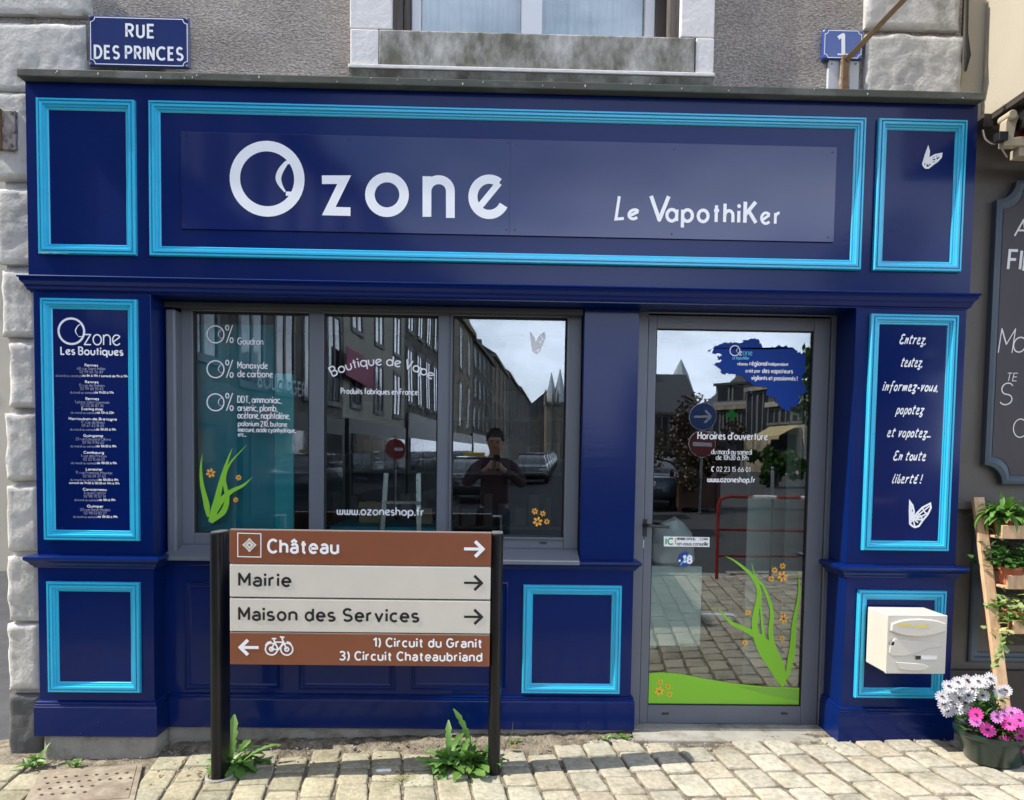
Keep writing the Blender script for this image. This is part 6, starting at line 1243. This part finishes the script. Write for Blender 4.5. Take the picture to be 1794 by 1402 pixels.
p = rowp(26, 3.0); m = MB(); m.box(p[0]-.35, p[0]+.35, p[1]-.1, p[1]+.1, gz(p[0], p[1])+1.475, gz(p[0], p[1])+1.6); tag(m.build('taxi_lamp', 'yellow', bevel=.02), 'yellow roof lamp on the nearest black car', 'roof lamp')
far_house('pale grey rendered house seen past the left corner stones', (-9.5, 7.5), (-3.2, 7.5), 7, 2, 6, 'render_cream', (3, 2), None, chim=False)

# ------------------------------------------------------------------ the photographer, seen in the right pane
def skin_obj(name, V, E_, m, parent=None, sub=2, root=0):
    me = bpy.data.meshes.new(name); me.from_pydata([v[0] for v in V], E_, []); o = bpy.data.objects.new(name, me); C.objects.link(o)
    o.modifiers.new('skin', 'SKIN'); o.modifiers['skin'].use_smooth_shade = True
    for i, (co_, r) in enumerate(V):
        me.skin_vertices[0].data[i].radius = r if isinstance(r, tuple) else (r, r)
    me.skin_vertices[0].data[root].use_root = True
    s = o.modifiers.new('sub', 'SUBSURF'); s.levels = s.render_levels = sub
    me.materials.append(MATS[m])
    if parent: o.parent = parent
    return o
px_, py_ = -.02, -4.42; fz = gz(px_, py_)
B = lambda x, y, z: (px_+x, py_+y, fz+z)
V = [(B(0, 0, .98), (.14, .10)), (B(0, 0, 1.18), (.125, .095)), (B(0, 0, 1.38), (.155, .105)), (B(0, .0, 1.50), (.09, .08)), (B(0, .02, 1.57), .058), (B(0, .045, 1.62), (.062, .07)), (B(0, .05, 1.70), (.076, .098)), (B(0, .04, 1.78), (.074, .094)), (B(0, .03, 1.83), (.045, .06))]
E_ = [(i, i+1) for i in range(8)]
for s in (-1, 1):
    n = len(V); V += [(B(.17*s, 0, 1.47), .062), (B(.31*s, .05, 1.24), .046), (B(.19*s, .27, 1.34), .036), (B(.075*s, .375, 1.43), (.026, .022)), (B(.055*s, .405, 1.455), (.034, .018))]; E_ += [(3, n), (n, n+1), (n+1, n+2), (n+2, n+3), (n+3, n+4)]
    for f in range(4):
        k = len(V); z = 1.452+.021*(f-1.2); V += [(B(.050*s, .428, z+.004), .0085), (B(.028*s, .442, z+.004), .0080), (B(.012*s, .430, z+.002), .0070)]; E_ += [(n+4, k), (k, k+1), (k+1, k+2)]
    k = len(V); V += [(B(.052*s, .405, 1.49), .010), (B(.030*s, .400, 1.515), .008)]; E_ += [(n+4, k), (k, k+1)]
    n = len(V); V += [(B(.10*s, 0, .92), .085), (B(.12*s, .02, .50), .055), (B(.13*s, 0, .09), .038), (B(.14*s, .14, .04), .030)]; E_ += [(0, n), (n, n+1), (n+1, n+2), (n+2, n+3)]
n = len(V); V += [(B(0, .150, 1.69), .014)]; E_ += [(6, n)]
for s in (-1, 1): n = len(V); V += [(B(.088*s, .04, 1.70), .014)]; E_ += [(6, n)]
pers = skin_obj('person', V, E_, 'skin'); tag(pers, 'dark haired man in maroon hooded jacket taking a photo with a phone', 'person')
V = [(B(0, 0, .84), (.18, .14)), (B(0, 0, 1.12), (.175, .13)), (B(0, 0, 1.38), (.185, .13)), (B(0, -.01, 1.49), (.12, .10)), (B(0, -.005, 1.535), (.085, .08))]; E_ = [(0, 1), (1, 2), (2, 3), (3, 4)]
for s in (-1, 1): n = len(V); V += [(B(.18*s, 0, 1.465), .088), (B(.33*s, .05, 1.23), .068), (B(.20*s, .27, 1.335), .050), (B(.11*s, .345, 1.40), .040)]; E_ += [(3, n), (n, n+1), (n+1, n+2), (n+2, n+3)]
skin_obj('jacket', V, E_, 'hoodie', pers)
V = [(B(0, 0, .96), (.15, .11))]; E_ = []
for s in (-1, 1): n = len(V); V += [(B(.10*s, 0, .88), .10), (B(.12*s, .02, .50), .072), (B(.13*s, 0, .10), .058)]; E_ += [(0, n), (n, n+1), (n+1, n+2)]
skin_obj('jeans', V, E_, 'jeans', pers)
for s in (-1, 1): skin_obj('shoe', [(B(.13*s, -.05, .05), (.045, .05)), (B(.135*s, .06, .045), (.045, .04)), (B(.145*s, .19, .035), (.04, .03))], [(0, 1), (1, 2)], 'shoe', pers)
m = MB(); rs = random.Random(6)
hc = Vector(B(0, .025, 1.745))
m.lathe([(.001, .115), (.05, .108), (.085, .08), (.098, .04), (.098, 0), (.09, -.03)], hc, 24, .93, 1.12)
for i in range(900):
    a = rs.uniform(0, 6.28); e = rs.uniform(-.15, 1.5); d = Vector((math.cos(a)*math.cos(e)*.93, math.sin(a)*math.cos(e)*1.1, math.sin(e)))
    if d.y > .65 and e < .55: continue
    p = hc+Vector((d.x*.095, d.y*.095, d.z*.11)); q_ = p+d*.018+Vector((rs.uniform(-.01, .01), rs.uniform(-.0, .015), rs.uniform(0, .012))); m.tube([p, q_], [.004, .001], 3, caps=False)
m.build('hair', 'hair', pers, smooth=True)
for s in (-1, 1): m = MB(); m.lathe([(.001, -.009), (.009, 0), (.001, .009)], Vector(B(.031*s, .142, 1.715)), 10); m.build('eye', 'black_ink', pers); 
m = MB(); c_ = B(0, .150, 1.725); m.box(c_[0]-.052, c_[0]-.014, c_[1]-.008, c_[1]+.004, c_[2]+.004, c_[2]+.011); m.box(c_[0]+.014, c_[0]+.052, c_[1]-.008, c_[1]+.004, c_[2]+.004, c_[2]+.011); m.build('eyebrow', 'hair', pers, bevel=.002)
m = MB(); c_ = B(0, .138, 1.652); m.box(c_[0]-.024, c_[0]+.024, c_[1]-.006, c_[1]+.006, c_[2]-.003, c_[2]+.003); m.build('mouth', 'flower_eye', pers, bevel=.002)
m = MB(); m.box(-.036, .036, -3.992, -3.984, 1.345, 1.490); tag(m.build('phone', 'black_plastic', bevel=.004), 'black phone held upright in the man\'s hands', 'phone')
